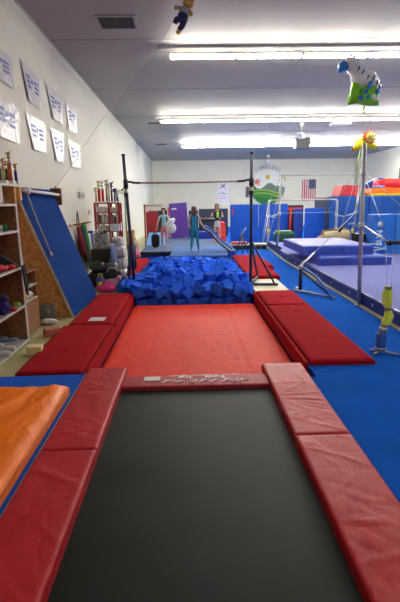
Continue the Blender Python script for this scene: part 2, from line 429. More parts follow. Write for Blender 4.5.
MB().box(1.22, 1.86, 8.32, 9.72, 0, .03, .005).build('panel', BOARDC, t)

t = thing('folded_paper', 'white sheet of paper lying on the left red mat', 'paper', (-1.2, 6.3, .07))
MB().box(-1.42, -1.2, 6.22, 6.42, .068, .072).build('sheet', mat('white paper', (226, 222, 222), .7), t)

# ---------- left foreground: blue panel with orange mat ----------
t = thing('blue_carpeted_panel', 'low blue carpeted panel under the orange mat at left', 'mat', (-1.6, 3, 0))
MB().prism([(-1.02, 1.0, 0), (-1.015, 4.2, 0), (-2.33, 4.17, 0), (-2.33, 1.0, 0)], (0, 0, .06), bev=.006).build('panel', CARPET2, t)
MB().box(-1.014, -1.004, 1.0, 4.2, 0, .066).build('edge_strip', mat('pale edge strip', (170, 174, 176), .5), t)
t = thing('orange_mat', 'puffy orange vinyl mat lying on the blue panel', 'mat', (-1.7, 3, .06))
rr = random.Random(41)
ofold = wrinkler([(rr.uniform(-2.1, -1.1), rr.uniform(1.8, 3.7), rr.uniform(.5, 1.5), rr.uniform(.15, .4), rr.uniform(.025, .05), rr.uniform(.008, .02)*rr.choice([1, -1])) for _ in range(46)])
pm = puff_mat(-2.3, -1.045, 1.0, 3.73, .062, .17, .07, 50, 90, .012, wr=ofold)
for v in pm.bm.verts:   # slightly slanting right side
    k = max(0, (v.co.x+2.3)/1.14); v.co.y += -.02*k
pm.build('mat_body', ORV, t)
MB().tube([(-1.043, 1.0, .115), (-1.043, 3.7, .115), (-2.3, 3.725, .115)], .006, 6).build('piping', mat('orange piping', (190, 90, 20), .5), t)

# ================= FOAM PIT =================
cub = MB(); cub.box(-.09, .09, -.09, .09, -.09, .09, .01, seg=2)
cube0 = tag(cub.build('foam_cube', FOAM), 'blue foam cube lying in the heap that fills the pit', 'foam cube', 'blue foam cubes in the pit')
rr = random.Random(21); spots = []
def heap(x, y):
    e = min((x+1.3)/.6, (1.3-x)/.6, (y-7.9)/1.3, (12.6-y)/1.6, 1)
    return -.13+.2*max(0, e)
for j in range(20):
    for i in range(12):
        y = 8.28+j*.203+rr.uniform(-.05, .05)+.1*(i % 2)
        x = -.95+2.03*i/11+rr.uniform(-.04, .04)
        spots.append((x, y, heap(x, y)+.1+rr.uniform(-.05, .07)))
for k in range(50):
    y = 8.5+rr.random()*3.5; x = rr.uniform(-.9, .9); spots.append((x, y, heap(x, y)+.22))
spots += [(-1.16, 8.75, .12), (-1.28, 8.98, .12), (-1.12, 9.2, .12), (-1.26, 8.62, .12), (-1.12, 8.5, .14), (1.12, 9.3, .14), (-1.1, 9.6, .12)]
for k, (x, y, z) in enumerate(spots[:300]):
    rot = (rr.uniform(0, pi), rr.uniform(0, pi), rr.uniform(0, pi))
    c = cube0 if k == 0 else cube0.copy()
    if k: COL.objects.link(c)
    c.location = (x, y, z); c.rotation_euler = rot
    if x < -1.05: c['label'] = 'blue foam cube spilled out of the heap against the left bar post'
b = MB()
for j in range(17):
    for i in range(9):
        mx = Matrix.Translation((-.92+i*.237, 8.3+j*.235, -.2)) @ Matrix.Rotation(rr.uniform(0, pi), 4, 'Z')
        b.box(-.1, .1, -.1, .1, -.29, .13, 0, mtx=mx)
tag(b.build('buried_foam', FOAM), 'blue foam packed underneath the heap of cubes', 'foam', kind='stuff')

# ================= HIGH BAR OVER THE PIT =================
t = thing('training_high_bar', 'dark blue high bar frame standing across the foam pit', 'gymnastics bar', (0, 9, 0))
for s, xb, xt, yb in ((-1, -1.09, -1.19, 9.0), (1, 1.2, 1.2, 8.9)):
    p = MB(); p.tube([(xb, yb, .04), (xb+(xt-xb)*.98, yb, 2.53)], .03, 12); p.tube([(xt, yb, 2.53), (xt, yb, 2.56)], .036, 12)
    for k in range(22):
        z = 1.25+k*.06; xx = xb+(xt-xb)*z/2.6; p.tube([(xx, yb-.037, z), (xx, yb-.028, z)], .007, 6, mi=1)
    p.build('post', [DSTEEL, BLACKM], t)
    q = MB(); xx = xb+(xt-xb)*.78; q.tube([(xx, yb, 1.95), (xx, yb, 2.1)], .045, 12); q.tube([(xx, yb, 2.05), (xx-s*.08, yb, 2.06), (xx-s*.14, yb, 2.04), (xx-s*.27, yb, 2.035)], .021, 8)
    q.tube([(xx, yb, 1.78), (xx, yb, 1.86)], .04, 12)
    q.tube([(xx, yb, 1.97), (xx+s*.09, yb-.02, 1.9)], .012, 6)
    q.build('clamp', BLACKM, t)
    l = MB(); l.tube([(xx, yb, 1.84), (xx, yb, 1.92)], .036, 12); l.build('white_band', mat('white sticker', (214, 208, 206), .5), t)
    xo = xb+(.48 if s > 0 else -.12)
    br = MB(); br.tube([(xb, yb, .93), (xo, yb-.04, .05)], .02); br.tube([(xb, yb, .93), (xb+s*.28, yb+.95, .05)], .02)
    br.build('brace', DSTEEL, t)
    bs = MB(); bs.tube([(xb-.02*s, yb, .065), (xo+s*.05, yb-.05, .065)], .028); bs.tube([(xb, yb, .065), (xb+s*.3, yb+1.0, .065)], .026)
    bs.build('foot', DSTEEL, t)
MB().tube([(-.93, 9, 2.035), (0, 8.95, 2.03), (.93, 8.9, 2.035)], .016, 10).build('bar', FIBRE, t)
tg = MB(); tg.box(1.09, 1.15, 8.83, 8.86, 1.74, 1.93); tg.build('hang_tag', mat('grey card', (150, 156, 170), .6), t)

# ================= RIGHT SIDE: cable anchors and poles =================
t = thing('blue_anchor_stand', 'short steel stand with blue tubes cabled to the floor between carpet and platform', 'equipment stand', (2.1, 8.3, 0))
p = MB(); p.tube([(2.05, 8.35, 0), (2.05, 8.35, .46)], .035); p.build('post', DSTEEL, t)
p = MB(); p.tube([(2.05, 8.35, .43), (2.05, 8.35, .5)], .045); p.tube([(2.05, 8.35, .0), (2.05, 8.35, .04)], .05); p.build('collar', STEEL, t)
p = MB(); p.tube([(1.95, 8.42, .03), (2.48, 7.62, .03)], .02); p.tube([(2.05, 8.35, .03), (2.05, 8.7, .03)], .02); p.build('floor_bar', STEEL, t)
p = MB(); p.tube([(2.08, 8.3, .38), (2.42, 7.78, .06)], .018); p.build('brace', DSTEEL, t)
p = MB(); p.tube([(2.1, 8.28, .45), (2.26, 8.05, .33), (2.36, 7.86, .18), (2.42, 7.72, .05)], .022); p.tube([(2.41, 7.74, .05), (2.43, 7.66, .05)], .032)
p.build('blue_strut', mat('bright blue paint', (70, 120, 200), .4), t)
p = MB(); p.tube([(2.05, 8.35, .5), (2.55, 9.3, .62)], .02); p.build('turnbuckle', STEEL, t)

# uneven bars
ub = thing('uneven_bars', 'uneven bars with silver posts standing on the purple platform', 'uneven bars', (4.05, 15.4, .2))
XA, XB = 2.84, 5.27
PZ = .2
for x, yb, zt_, xl in ((XA-.06, 14.5, 2.47, .1), (XB-.14, 14.5, 2.74, .25)):
    p = MB(); p.tube([(x, yb, PZ), (x+xl, yb, zt_)], .036, 12); p.build('high_post', STEEL, ub)
    c = MB(); xx = x+xl*.45; c.tube([(xx, yb, 1.24), (xx, yb, 1.33)], .055, 10); c.tube([(xx, yb, 1.28), (xx-.3, yb+.05, 1.18)], .015, 6); c.build('collar', CHROME, ub)
    c = MB(); c.tube([(x+.03, yb, .62), (x+.03, yb, .78)], .04, 10); c.build('yellow_band', YELV, ub)
for x in (XA, XB):
    p = MB(); p.tube([(x, 16.5, PZ), (x, 16.5, 1.62), (x+(.04 if x == XA else -.04), 16.5, 1.7)], .042, 12); p.build('low_post', CHROME, ub)
    c = MB(); c.tube([(x, 16.5, 1.1), (x, 16.5, 1.2)], .06, 10); c.tube([(x, 16.5, 1.15), (x+.25, 16.4, 1.1)], .015, 6); c.build('collar', CHROME, ub)
    c = MB(); c.tube([(x, 16.5, .55), (x, 16.5, .7)], .048, 10); c.build('yellow_band', YELV, ub)
MB().tube([(XA+.05, 14.5, 2.44), (XB, 14.5, 2.44)], .022, 10).build('high_bar', mat('pale bar', (214, 214, 212), .5), ub)
MB().tube([(XA+.02, 16.5, 1.7), (XB-.02, 16.5, 1.7)], .022, 10).build('low_bar', mat('tan bar', (196, 180, 160), .5), ub)
for x in (XA, XB):
    p = MB(); p.tube([(x, 14.2, PZ+.04), (x, 16.8, PZ+.04)], .03, 8); p.build('base_rail', DSTEEL, ub)
cb = [((XA+.05, 14.5, 2.4), (2.25, 13.4, .15)), ((XA+.05, 14.5, 2.4), (2.3, 17.3, .3)), ((XA, 16.5, 1.66), (2.3, 14.8, .05)), ((XA, 16.5, 1.2), (2.2, 13.6, .5)),
      ((XB, 14.5, 2.65), (4.35, 13.2, .85)), ((XB, 14.5, 1.33), (2.55, 9.3, .62)), ((XB, 14.5, 2.65), (6.6, 12.2, .6)), ((XB, 14.5, 2.65), (4.55, 15.4, 1.2)), ((XA+.05, 14.5, 1.3), (XB, 16.5, 1.25))]
for a, c in cb: MB().tube([a, c], .0085, 6).build('cable', CABLE, ub)
p = MB(); p.tube([(4.3, 13.15, .78), (4.4, 13.2, .95)], .04, 8); p.build('cable_clasp', BLACKM, ub)

# near pole with crank and cable hub
t = thing('bar_upright', 'tall single silver post standing at the platform edge under the lion balloon', 'post', (2.69, 7.1, .0))
p = MB(); p.tube([(2.69, 7.1, .025), (2.637, 7.1, 2.48)], .032, 14); 
for k in range(20): p.tube([(2.66-.0208*(.0+k*.063), 7.064, 1.35+k*.056), (2.66-.0208*(k*.063), 7.07, 1.35+k*.056)], .007, 6, mi=1)
p.build('post', [CHROME, BLACKM], t)
p = MB(); p.tube([(2.664, 7.1, 1.22), (2.662, 7.1, 1.32)], .046, 12); p.tube([(2.645, 7.1, 2.0), (2.645, 7.1, 2.07)], .042, 12); p.build('collar', CHROME, t)
p = MB(); p.tube([(2.66, 7.05, 1.27), (2.58, 7.02, 1.24), (2.52, 7.02, 1.31), (2.43, 7.02, 1.3)], .012, 8); p.build('crank', CHROME, t)
HUB = Vector((2.42, 5.5, 1.14))
p = MB(); p.tube([(2.68, 7.05, 1.27), HUB], .013, 8); p.build('spreader_arm', STEEL, t)
p = MB(); p.tube([(2.65, 7.06, 2.0), HUB], .005, 6); p.build('cable', CABLE, t)
p = MB(); p.tube([HUB+Vector((-.05, 0, .0)), HUB+Vector((.3, .0, .01))], .022, 8); p.ell(HUB, (.035, .035, .035), seg=8); p.build('cable_hub', BLACKM, t)
p = MB(); p.tube([(2.69, 7.1, .0), (2.69, 7.1, .03)], .06, 14); p.build('foot_plate', STEEL, t)

t = thing('floor_anchor', 'blue floor anchor with neon yellow tension strap at right edge', 'anchor', (2.11, 4.75, 0))
p = MB(); p.lathe([(.052, .05), (.055, .06), (.055, .22), (.05, .23)], (2.08, 4.78, 0), 18); p.build('blue_sleeve', mat('blue sleeve', (40, 100, 184), .5), t)
p = MB(); p.lathe([(.057, .035), (.06, .04), (.06, .07), (.055, .075)], (2.08, 4.78, 0), 16); p.tube([(1.97, 4.7, .012), (2.08, 4.78, .03), (2.24, 4.68, .012)], .014, 8); p.tube([(2.0, 4.86, .012), (2.08, 4.78, .03)], .012, 8)
p.tube([(2.085, 4.78, .22), (2.1, 4.78, .3)], .042, 12); p.build('steel_base', STEEL, t)
# yellow strap: several bands of webbing wrapped as a loop
S0 = [(2.1, .3), (2.125, .36), (2.145, .42), (2.13, .5), (2.115, .58), (2.11, .66), (2.12, .75)]
p = MB()
for k, (dx, dy) in enumerate([(-.032, 0), (-.01, -.02), (.012, -.022), (.034, -.005), (-.02, .018), (.02, .02)]):
    pts = []
    for i, (x, z) in enumerate(S0):
        s_ = 1 if i not in (0, 3, 6) else .45
        pts.append((x+dx*s_*1.25, 4.78+dy*s_, z))
    fine = []
    for a, c in zip(pts, pts[1:]):
        for q in range(3): fine.append(tuple(a[m]+(c[m]-a[m])*q/3 for m in range(3)))
    fine.append(pts[-1]); p.tube(fine, .013, 7)
p.build('yellow_strap', YEL, t)
for x, z in ((2.128, .505), (2.12, .735), (2.102, .315)):
    p = MB(); p.tube([(x, 4.78, z-.016), (x, 4.78, z+.016)], .038, 12); p.build('strap_band', mat('grey tape', (140, 146, 120), .6), t)
for dx in (-.02, .03): MB().tube([(2.12+dx, 4.78, .75), (HUB.x-.01+dx*2, HUB.y, HUB.z)], .0028, 5).build('cable', CABLE, t)

# ================= PURPLE PLATFORM AND MAT STACKS =================
t = thing('tumbling_platform', 'low platform with lavender carpet top and dark blue padded edge', 'platform', (5, 10, 0))
MB().prism([(2.78, 3.2, .02), (2.78, 13.0, .02), (3.0, 17.4, .02), (8.2, 17.4, .02), (8.2, 3.2, .02)], (0, 0, .18)).build('deck', PURP, t)
b = MB(); b.prism([(2.72, 3.2, .02), (2.72, 13.0, .02), (2.94, 17.4, .02), (3.02, 17.4, .02), (2.8, 13.0, .02), (2.8, 3.2, .02)], (0, 0, .19), bev=.015)
b.build('padded_edge', PURPED, t)
b = MB()
for k in range(12): b.box(2.712, 2.72, 3.6+k*1.0, 3.66+k*1.0, .09, .14)
b.build('edge_tab', mat('edge tab', (150, 160, 196), .6), t)
b = MB(); b.prism([(2.67, 3.2, 0), (2.67, 13.0, 0), (2.89, 17.4, 0), (2.99, 17.4, 0), (2.77, 13.0, 0), (2.77, 3.2, 0)], (0, 0, .025)); b.build('base_board', mat('tan base board', (176, 160, 136), .7), t)
def slab(x0, x1, y0, y1, z0, z1, top, side, label, name='crash_mat', group='thick blue mats stacked on the platform', rot=0):
    t = thing(name, label, 'mat', ((x0+x1)/2, (y0+y1)/2, z0), group)
    mb = puff_mat(x0, x1, y0, y1, z0+.004, z1, .05, 20, 16, .015, wr=folds(x0, x1, y0, y1, 6, .008, int(x0*10+z1*100)))
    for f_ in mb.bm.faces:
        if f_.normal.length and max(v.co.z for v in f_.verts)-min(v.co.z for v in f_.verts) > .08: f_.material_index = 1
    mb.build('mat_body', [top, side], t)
    MB().tube([(x0, y0, (z0+z1)/2), (x1, y0, (z0+z1)/2)], .004, 5).build('zip', PURPED, t)
    b_ = MB(); xm = x0+(x1-x0)*.55; b_.box(xm, xm+.02, y0-.003, y0+.002, z0+.03, z1-.04); b_.build('seam_flap', mat('seam flap', (20, 36, 110), .6), t)
    return t
slab(2.95, 4.62, 10.35, 12.3, .2, .4, BMATT, BMAT, 'thick blue vinyl mat lying on the lavender platform, lower of two')
slab(2.72, 4.35, 10.75, 13.2, .4, .62, BMATT, BMAT, 'thick blue vinyl mat on top of the other blue mat, upper of two')
t = thing('carpet_roll', 'loose roll of cream carpet lying behind the stacked blue mats', 'carpet', (4.3, 13.5, .2))
def sp(u, v):
    a = u*2*pi*2.2; r_ = .05+.16*u
    return (3.95+.75*v, 13.55+r_*cos(a), .46+.26*0+r_*sin(a)*(1+.3*v)*.9+.18)
b = MB(); b.grid(sp, 60, 6)
b.build('rolled_sheet', mat('cream carpet', (212, 196, 150), .9, bump=.3, bscale=60), t)
b = MB(); b.ell((3.95, 13.55, .56), (.17, .12, .1), noise=.12); b.build('loose_end', mat('pinkish backing', (196, 152, 120), .9), t)
b = MB(); b.box(3.7, 4.75, 13.3, 13.8, .205, .42, .02); b.build('support_block', BMAT, t)
t = thing('green_storage_bin', 'dark green bin standing before the tall blue wall pads', 'bin', (3.6, 17.0, .2))
MB().box(3.15, 3.85, 16.75, 17.2, .2, .48, .03).build('tub', mat('dark green plastic', (22, 82, 62), .5), t)
MB().prism([(3.12, 16.72, .48), (3.88, 16.72, .48), (3.78, 16.8, .6), (3.22, 16.8, .6)], (0, .46, 0), bev=.01).build('lid', mat('green lid', (34, 104, 76), .5), t)
t = thing('black_case', 'small black case standing behind the upper blue mat', 'case', (5.0, 13.2, .2))
MB().box(4.78, 5.15, 13.1, 13.5, .2, .72, .02).build('shell', BLACKM, t); MB().tube([(4.88, 13.3, .72), (4.88, 13.3, .76), (5.05, 13.3, .76), (5.05, 13.3, .72)], .01, 6).build('handle', STEEL, t)
t = thing('scattered_ropes', 'coil of white tubing lying by the blue block', 'tubing', (4.9, 12.6, .2))
b = MB()
for k in range(4): b.tube([(4.95+.5*cos(a*.35+k)*(1-k*.1), 12.6+.25*sin(a*.35+k), .24+.05*k+.1*abs(sin(a*.3))) for a in range(19)], .014, 6)
b.build('coil', mat('white tube', (206, 214, 224), .4), t)

# big lettered block
t = thing('lettered_block', 'tall bright blue foam block with white vertical lettering', 'foam block', (5.6, 12.6, .2))
LB = mat('bright blue vinyl', (28, 108, 206), .45, var=.06)
MB().box(5.02, 5.62, 12.5, 13.0, .2, 1.27, .02).build('left_panel', LB, t)
MB().box(5.63, 6.35, 12.5, 13.0, .2, 1.26, .02).build('right_panel', mat('bright blue vinyl worn', (44, 116, 196), .5, var=.12), t)
text_mesh('lettering', 'SUN', .22, mat('worn white print', (196, 212, 226), .6, var=.15, vscale=14), (5.2, 12.492, .64), (0, 0, 1), (-1, 0, 0), t, .002, .008)
MB().lathe([(.085, 0), (.085, .003)], (5.2, 12.49, 1.0), 18, axis='y').build('round_mark', mat('worn white print'  , (196, 212, 226)), t)

# loft of padded storage at right rear
t = thing('padded_storage_wall', 'long steel blue padded wall at right carrying a pile of mats', 'padded wall', (8, 18, 0))
for k, (xa, xb, zz) in enumerate([(5.47, 6.98, 1.815), (7.0, 8.6, 1.8), (8.62, 10.5, 1.815)]):
    puff = MB(); puff.box(xa, xb, 18.0, 18.2, 0, zz, .03); puff.build('pad_panel', WALLB2, t)
MB().box(5.47, 10.5, 18.22, 20.2, 0, 1.79, .01).build('storage_core', NAVY, t)
b = MB()
for x in (5.98, 6.45, 7.5, 8.1): b.box(x, x+.02, 17.99, 18.0, .1, 1.78)
b.build('seam', NAVY, t)
def wedge(name, label, pts, y0, dy, m, group=None):
    t = thing(name, label, 'mat', (sum(p[0] for p in pts)/len(pts), y0+dy/2, min(p[1] for p in pts)), group)
    MB().prism([(x, y0, z) for x, z in pts], (0, dy, 0), bev=.02).build('mat_body', m, t)
    return t
wedge('red_wedge_mat', 'dark red wedge mat lying on the padded storage wall, leftmost in the pile', [(5.86, 1.82), (5.98, 2.21), (6.1, 2.24), (6.77, 2.18), (6.93, 1.82)], 18.12, 1.07, mat('deep red vinyl', (184, 38, 48), .5))
wedge('yellow_folding_mat', 'thin yellow mat at the bottom of the pile on the storage wall', [(7.04, 1.82), (7.04, 1.9), (10.18, 1.9), (10.18, 1.82)], 18.06, 1.30, YELV)
wedge('orange_mat_folded', 'orange mat folded on the storage wall under the red drum', [(7.1, 1.91), (7.16, 2.1), (7.81, 2.12), (8.88, 2.04), (8.88, 1.91)], 18.12, 1.18, mat('bright orange vinyl', (244, 110, 30), .5))
t = thing('red_drum_shape', 'round red foam drum lying on top of the mat pile', 'foam shape', (8.35, 18.7, 2.12))
MB().lathe([(.58, 0), (.64, .03), (.64, .3), (.58, .34), (.1, .34)], (8.08, 18.75, 2.1), 28).build('drum', mat('bright red vinyl', (214, 30, 40), .45), t)
wedge('blue_wedge_mat', 'small blue wedge mat leaning behind the red drum on the pile', [(7.22, 2.12), (7.34, 2.3), (7.93, 2.56), (8.23, 2.51), (8.23, 2.12)], 19.48, 0.36, mat('mid blue vinyl', (46, 78, 170), .5))
wedge('yellow_block', 'yellow foam block at the back of the pile by the right wall', [(8.24, 2.14), (8.26, 2.54), (8.88, 2.49), (8.88, 2.14)], 19.54, 0.36, mat('mustard vinyl', (226, 190, 30), .5))
wedge('light_blue_noodle', 'light blue foam bar lying before the red drum', [(7.16, 2.11), (7.16, 2.19), (7.64, 2.21), (7.64, 2.14)], 18.12, 0.18, mat('sky vinyl', (100, 150, 230), .5))
t = thing('wall_speaker', 'dark speaker box fixed high on the right wall', 'speaker', (RX, 24.0, 3.0))
MB().box(RX-.4, RX, 23.7, 24.3, 2.6, 3.25, .02).build('cabinet', mat('speaker grey', (70, 74, 80), .6), t)
MB().box(RX-.35, RX-.05, 23.685, 23.7, 2.66, 3.19).build('grille', BLACKM, t)

# ================= REAR: wall pads =================
def panel(name, x0, x1, y, z0, z1, m, label, th=.08, lean=0, group=None, logo=None):
    t = thing(name, label, 'wall pad', ((x0+x1)/2, y, z0), group)
    mx = Matrix.Translation(((x0+x1)/2, y, z0)) @ Matrix.Rotation(-lean, 4, 'X')
    def B(xa, xb, ya, yb, za, zb, nm, mm, bev):
        b = MB(); b.box(xa, xb, ya, yb, za, zb, bev); bmesh.ops.transform(b.bm, matrix=mx, verts=b.bm.verts); b.build(nm, mm, t)
    w_ = (x1-x0)/2
    B(-w_, w_, 0, th, 0, z1-z0, 'pad_body', m, .02)
    n = max(1, int((z1-z0)/.45))
    if logo: B(*logo, 'printed_mark', mat('red print', (200, 60, 60), .5), 0)
    b = MB()
    for k in range(1, n): b.box(-w_+.02, w_-.02, -.004, .001, (z1-z0)*k/n-.004, (z1-z0)*k/n+.004)
    bmesh.ops.transform(b.bm, matrix=mx, verts=b.bm.verts); b.build('fold_seam', m, t)
    return t
panel('tall_wall_pad', 1.72, 2.88, 19.1, .0, 1.56, WALLB, 'tall blue wall pad with small red mark, left of the mural', logo=(-.5, -.44, -.006, 0, 1.15, 1.4))
panel('tall_wall_pad', 2.9, 4.08, 19.1, .0, 1.56, WALLB, 'tall blue wall pad under the green mural')
panel('tall_wall_pad', 4.25, 4.62, 18.7, .0, 1.36, mat('deep blue vinyl', (22, 58, 150), .5), 'narrow blue pad beside the red post')  # narrow pad in a deeper blue than the other tall pads
panel('tall_wall_pad', 4.64, 5.42, 18.5, .0, 1.38, WALLB, 'blue wall pad standing under the flag')
panel('dark_notice_pad', 4.1, 4.85, 19.6, .0, 1.5, mat('black vinyl', (30, 28, 40), .5), 'dark padded sign with red stripe behind the blue pads', logo=(-.35, .3, -.006, 0, 1.3, 1.4))
t = thing('red_post', 'thin red post between the tall blue pads', 'post', (4.17, 19.0, 0))
MB().tube([(4.17, 19.0, 0), (4.17, 19.0, 1.35)], .045, 10).build('tube', mat('red paint', (190, 40, 44), .5), t); MB().tube([(4.17, 19, .0), (4.17, 19, .05)], .12, 12).build('base', BLACKM, t)
# grey platform
t = thing('rear_platform', 'grey carpeted raised platform where the two teenagers stand', 'platform', (0, 17, 0))
MB().box(-1.5, 1.45, 14.1, 20.4, .16, .2, .004).build('carpet_top', GREYC, t)
MB().box(-1.49, 1.44, 14.12, 20.35, .0, .16).build('riser', WALLB, t)
MB().box(-1.5, -.52, 14.06, 14.12, .1, .21, .01).build('black_nosing', BLACKM, t)
t = thing('blue_floor_mat', 'pale blue flat mat at the far edge of the foam heap', 'mat', (.3, 13.8, 0))
mx_ = [(-.52, 12.45), (1.05, 12.45), (1.25, 15.4), (-.5, 15.4)]
MB().prism([(x, y, .205) for x, y in mx_], (0, 0, .05), bev=.008).build('mat_body', MIDC, t)
MB().box(-.5, 1.0, 12.5, 14.04, 0, .204).build('support_block', WALLB, t)
t = thing('cream_beam', 'long cream topped beam on the floor behind the right bar post', 'beam', (2, 16.6, 0))
MB().box(1.5, 3.0-.22, 16.3, 16.75, .14, .2, .01).build('top', BOARDC, t)
MB().box(1.55, 2.75, 16.35, 16.7, 0, .14).build('base', BLACKM, t)
pu = panel('purple_mat', -.72, .02, 19.5, .22, 1.66, VIOLET, 'purple mat stood upright by the back pads', .12, lean=-.06)
pu.rotation_euler = (0, R(-3), 0)
MB().box(-.62, -.42, 19.36, 19.365, 1.4, 1.46).build('white_mark', WHITEM, pu)
t = thing('orange_post', 'narrow orange post beside the purple mat', 'post', (-.83, 19.6, .2)); MB().box(-.86, -.78, 19.55, 19.65, .2, 1.5, .01).build('post_body', mat('orange paint', (206, 96, 56), .5), t); MB().box(-.88, -.76, 19.53, 19.67, .2, .24).build('foot', BLACKM, t)
panel('navy_pad', -1.7, -.9, 20.0, .2, 1.37, NAVY, 'navy pad behind the girl with the pillow')
panel('navy_pad', .02, .42, 20.0, .2, 1.34, NAVY, 'narrow navy pad right of the purple mat')
panel('navy_pad', .45, 1.7, 20.0, .2, 1.4, mat('slate vinyl', (48, 58, 80), .5), 'slate pad behind the girl in white shorts')
t = thing('grey_rail', 'pale horizontal rail before the slate pad', 'rail', (.9, 19.9, 1.0)); MB().tube([(.45, 19.9, .98), (1.4, 19.9, .98)], .035, 8).build('tube', STEEL, t)
for x in (.5, 1.35): MB().tube([(x, 19.9, .2), (x, 19.9, .98)], .02, 6).build('upright', DSTEEL, t)
t = thing('blue_bench_mat', 'long blue mat lying on the platform before the slate pad', 'mat', (.9, 19.2, .2)); puff_mat(.4, 1.3, 18.9, 19.8, .2, .5, .04, 12, 12).build('mat_body', BMAT, t)
MB().tube([(.4, 18.9, .35), (1.3, 18.9, .35)], .006, 5).build('zip', PURPED, t)
t = thing('brown_mirror_frame', 'brown wooden mirror frame in the rear left corner', 'mirror', (-1.75, 18.2, .2))
b = MB(); b.box(-1.72, -1.66, 18.2, 18.26, 0, 1.62); b.box(-1.72, -.98, 18.2, 18.26, 1.58, 1.6); b.build('frame', wood('orange brown wood', (168, 104, 56), (130, 74, 36)), t)
MB().box(-1.66, -1.0, 18.24, 18.25, 1.38, 1.58).build('glass', mat('cloudy glass', (206, 206, 200), .15, spec=.8), t)
panel('red_leaning_mat', -1.6, -1.15, 17.8, .2, 1.36, mat('dull red vinyl', (150, 34, 44), .5, wrinkle=.4), 'dull red mat leaning in the rear left corner', .1, lean=-.12)
t = thing('light_blue_wedge', 'light blue wedge mat lying before the dull red mat', 'mat', (-1.3, 17, .2))
MB().prism([(-1.5, 16.2, .2), (-1.5, 17.6, .2), (-1.5, 17.6, .58), ], (.72, 0, 0), bev=.01).build('wedge_body', LBLUE, t)
MB().box(-1.5, -.78, 16.19, 16.2, .2, .21).build('front_hem', BMAT, t)
# red foam blocks behind the right girl
t = thing('red_foam_block', 'pile-high red vinyl block behind the girl in white shorts', 'foam block', (1.4, 18, .2))
puff_mat(1.12, 1.43, 17.6, 18.3, .202, .44, .04, 12, 12).build('lower_cushion', mat('coral vinyl', (206, 60, 60), .5), t)
puff_mat(1.14, 1.42, 17.65, 18.3, .445, .68, .04, 12, 12).build('middle_cushion', mat('coral vinyl', (206, 60, 60)), t)
puff_mat(1.15, 1.4, 17.7, 18.3, .685, .92, .04, 12, 12).build('upper_cushion', mat('coral vinyl', (206, 60, 60)), t)
red_mat(1.52, 2.1, 16.32, 16.73, .26, 'thin red mat lying on the cream topped beam', (), REDV, 'red mats on the rear platform', z0=.202)
# leaning blue plank held by the girl
t = thing('blue_plank', 'long blue padded plank leaning from the girl in turquoise down to the floor', 'plank', (.8, 13.2, .2))
ctrl = [Vector((.47, 13.72, .93)), Vector((.66, 13.55, .82)), Vector((.92, 13.4, .52)), Vector((1.22, 13.3, .29))]
for nm, off, m_ in (('upper_face', .05, mat('steel blue vinyl', (56, 110, 200), .5)), ('white_core', -.005, mat('foam white', (206, 212, 220), .7)), ('lower_face', -.045, NAVY)):
    b = MB()
    for a, c in zip(ctrl, ctrl[1:]):
        th_ = .06 if nm == 'upper_face' else (.045 if nm == 'lower_face' else .014)
        n_ = (c-a).cross(Vector((0, 1, 0))).normalized(); n_ = -n_ if n_.z < 0 else n_
        b.prism([a+n_*(off-th_/2), c+n_*(off-th_/2), c+n_*(off+th_/2), a+n_*(off+th_/2)], (0, .32, 0))
    b.build(nm, m_, t)

# ================= BACK WALL ART =================
y = BY-.02
t = thing('painted_mural', 'round painted mural of green hills and sun on the back wall', 'mural', (5.4, y, 2.6))
cx, cz, rr_ = 5.42, 2.6, 1.18
def disc_cut(fn, m, name, dy, n=48):
    # polygon clipped inside the circle, from height fn(x) down to the rim
    b = MB(); xs = [cx-rr_*.985+2*rr_*.985*i/n for i in range(n+1)]
    up_ = []; lo = []
    for x in xs:
        h = math.sqrt(max(0, rr_**2-(x-cx)**2)); top = min(fn(x), cz+h); bot = cz-h
        if top > bot+.004: up_.append((x, y-dy, top)); lo.append((x, y-dy, bot))
    b.prism(up_+lo[::-1], (0, .004, 0)); return b.build(name, m, t)
disc_cut(lambda x: 9, mat('mural sky', (226, 228, 222), .8), 'sky_disc', .004)
disc_cut(lambda x: cz-.12+.42*math.exp(-((x-5.55)/.42)**2)+.2*math.exp(-((x-6.3)/.3)**2), mat('mural grey hill', (98, 128, 108), .8), 'grey_hills', .009)
disc_cut(lambda x: cz-.2-.12*(x-cx)+.06*sin(3*x), mat('mural green hill', (58, 140, 66), .8), 'green_hill', .014)
disc_cut(lambda x: cz-.62+.1*sin(2*x), mat('mural dark green', (36, 116, 56), .8), 'dark_green_field', .019)
b = MB(); MUY = mat('mural yellow', (214, 206, 74), .8)
for s_ in (0, .2):
    b.tube([(cx-1.02+2.0*u/12, y-.026, cz-.22-s_-.3*(u/12)**1.4+.14*sin(u/12*pi)) for u in range(13)], .022, 6)
b.build('yellow_road', MUY, t)
MB().lathe([(.16, 0), (.16, .006)], (5.42, y-.022, cz+.68), 20, axis='y').build('sun', MUY, t)
def star(b, x, z, r1, ph, n=5, k=.42):
    pts = [(x+(r1 if i % 2 == 0 else r1*k)*sin(ph+pi*i/n), y-.03, z+(r1 if i % 2 == 0 else r1*k)*cos(ph+pi*i/n)) for i in range(2*n)]
    b.prism(pts, (0, .006, 0))
b = MB(); star(b, 4.68, cz+.36, .28, .2); b.build('red_star_figure', mat('mural coral', (220, 110, 96), .8), t)
b = MB(); star(b, 6.42, cz+.66, .28, -.2); b.build('yellow_star_figure', mat('mural lemon', (220, 210, 90), .8), t)
b = MB()
for (x, z) in ((4.68, cz+.36), (6.42, cz+.66)):
    for a in (-.9, .9, 2.2, -2.2): b.tube([(x+.14*sin(a), y-.02, z+.14*cos(a)), (x+.34*sin(a), y-.02, z+.34*cos(a))], .02, 5)
b.build('figure_limbs', mat('mural slate', (120, 126, 150), .8), t)
LET = mat('mural letters', (150, 158, 182), .8)
word = 'TUMBLERS'
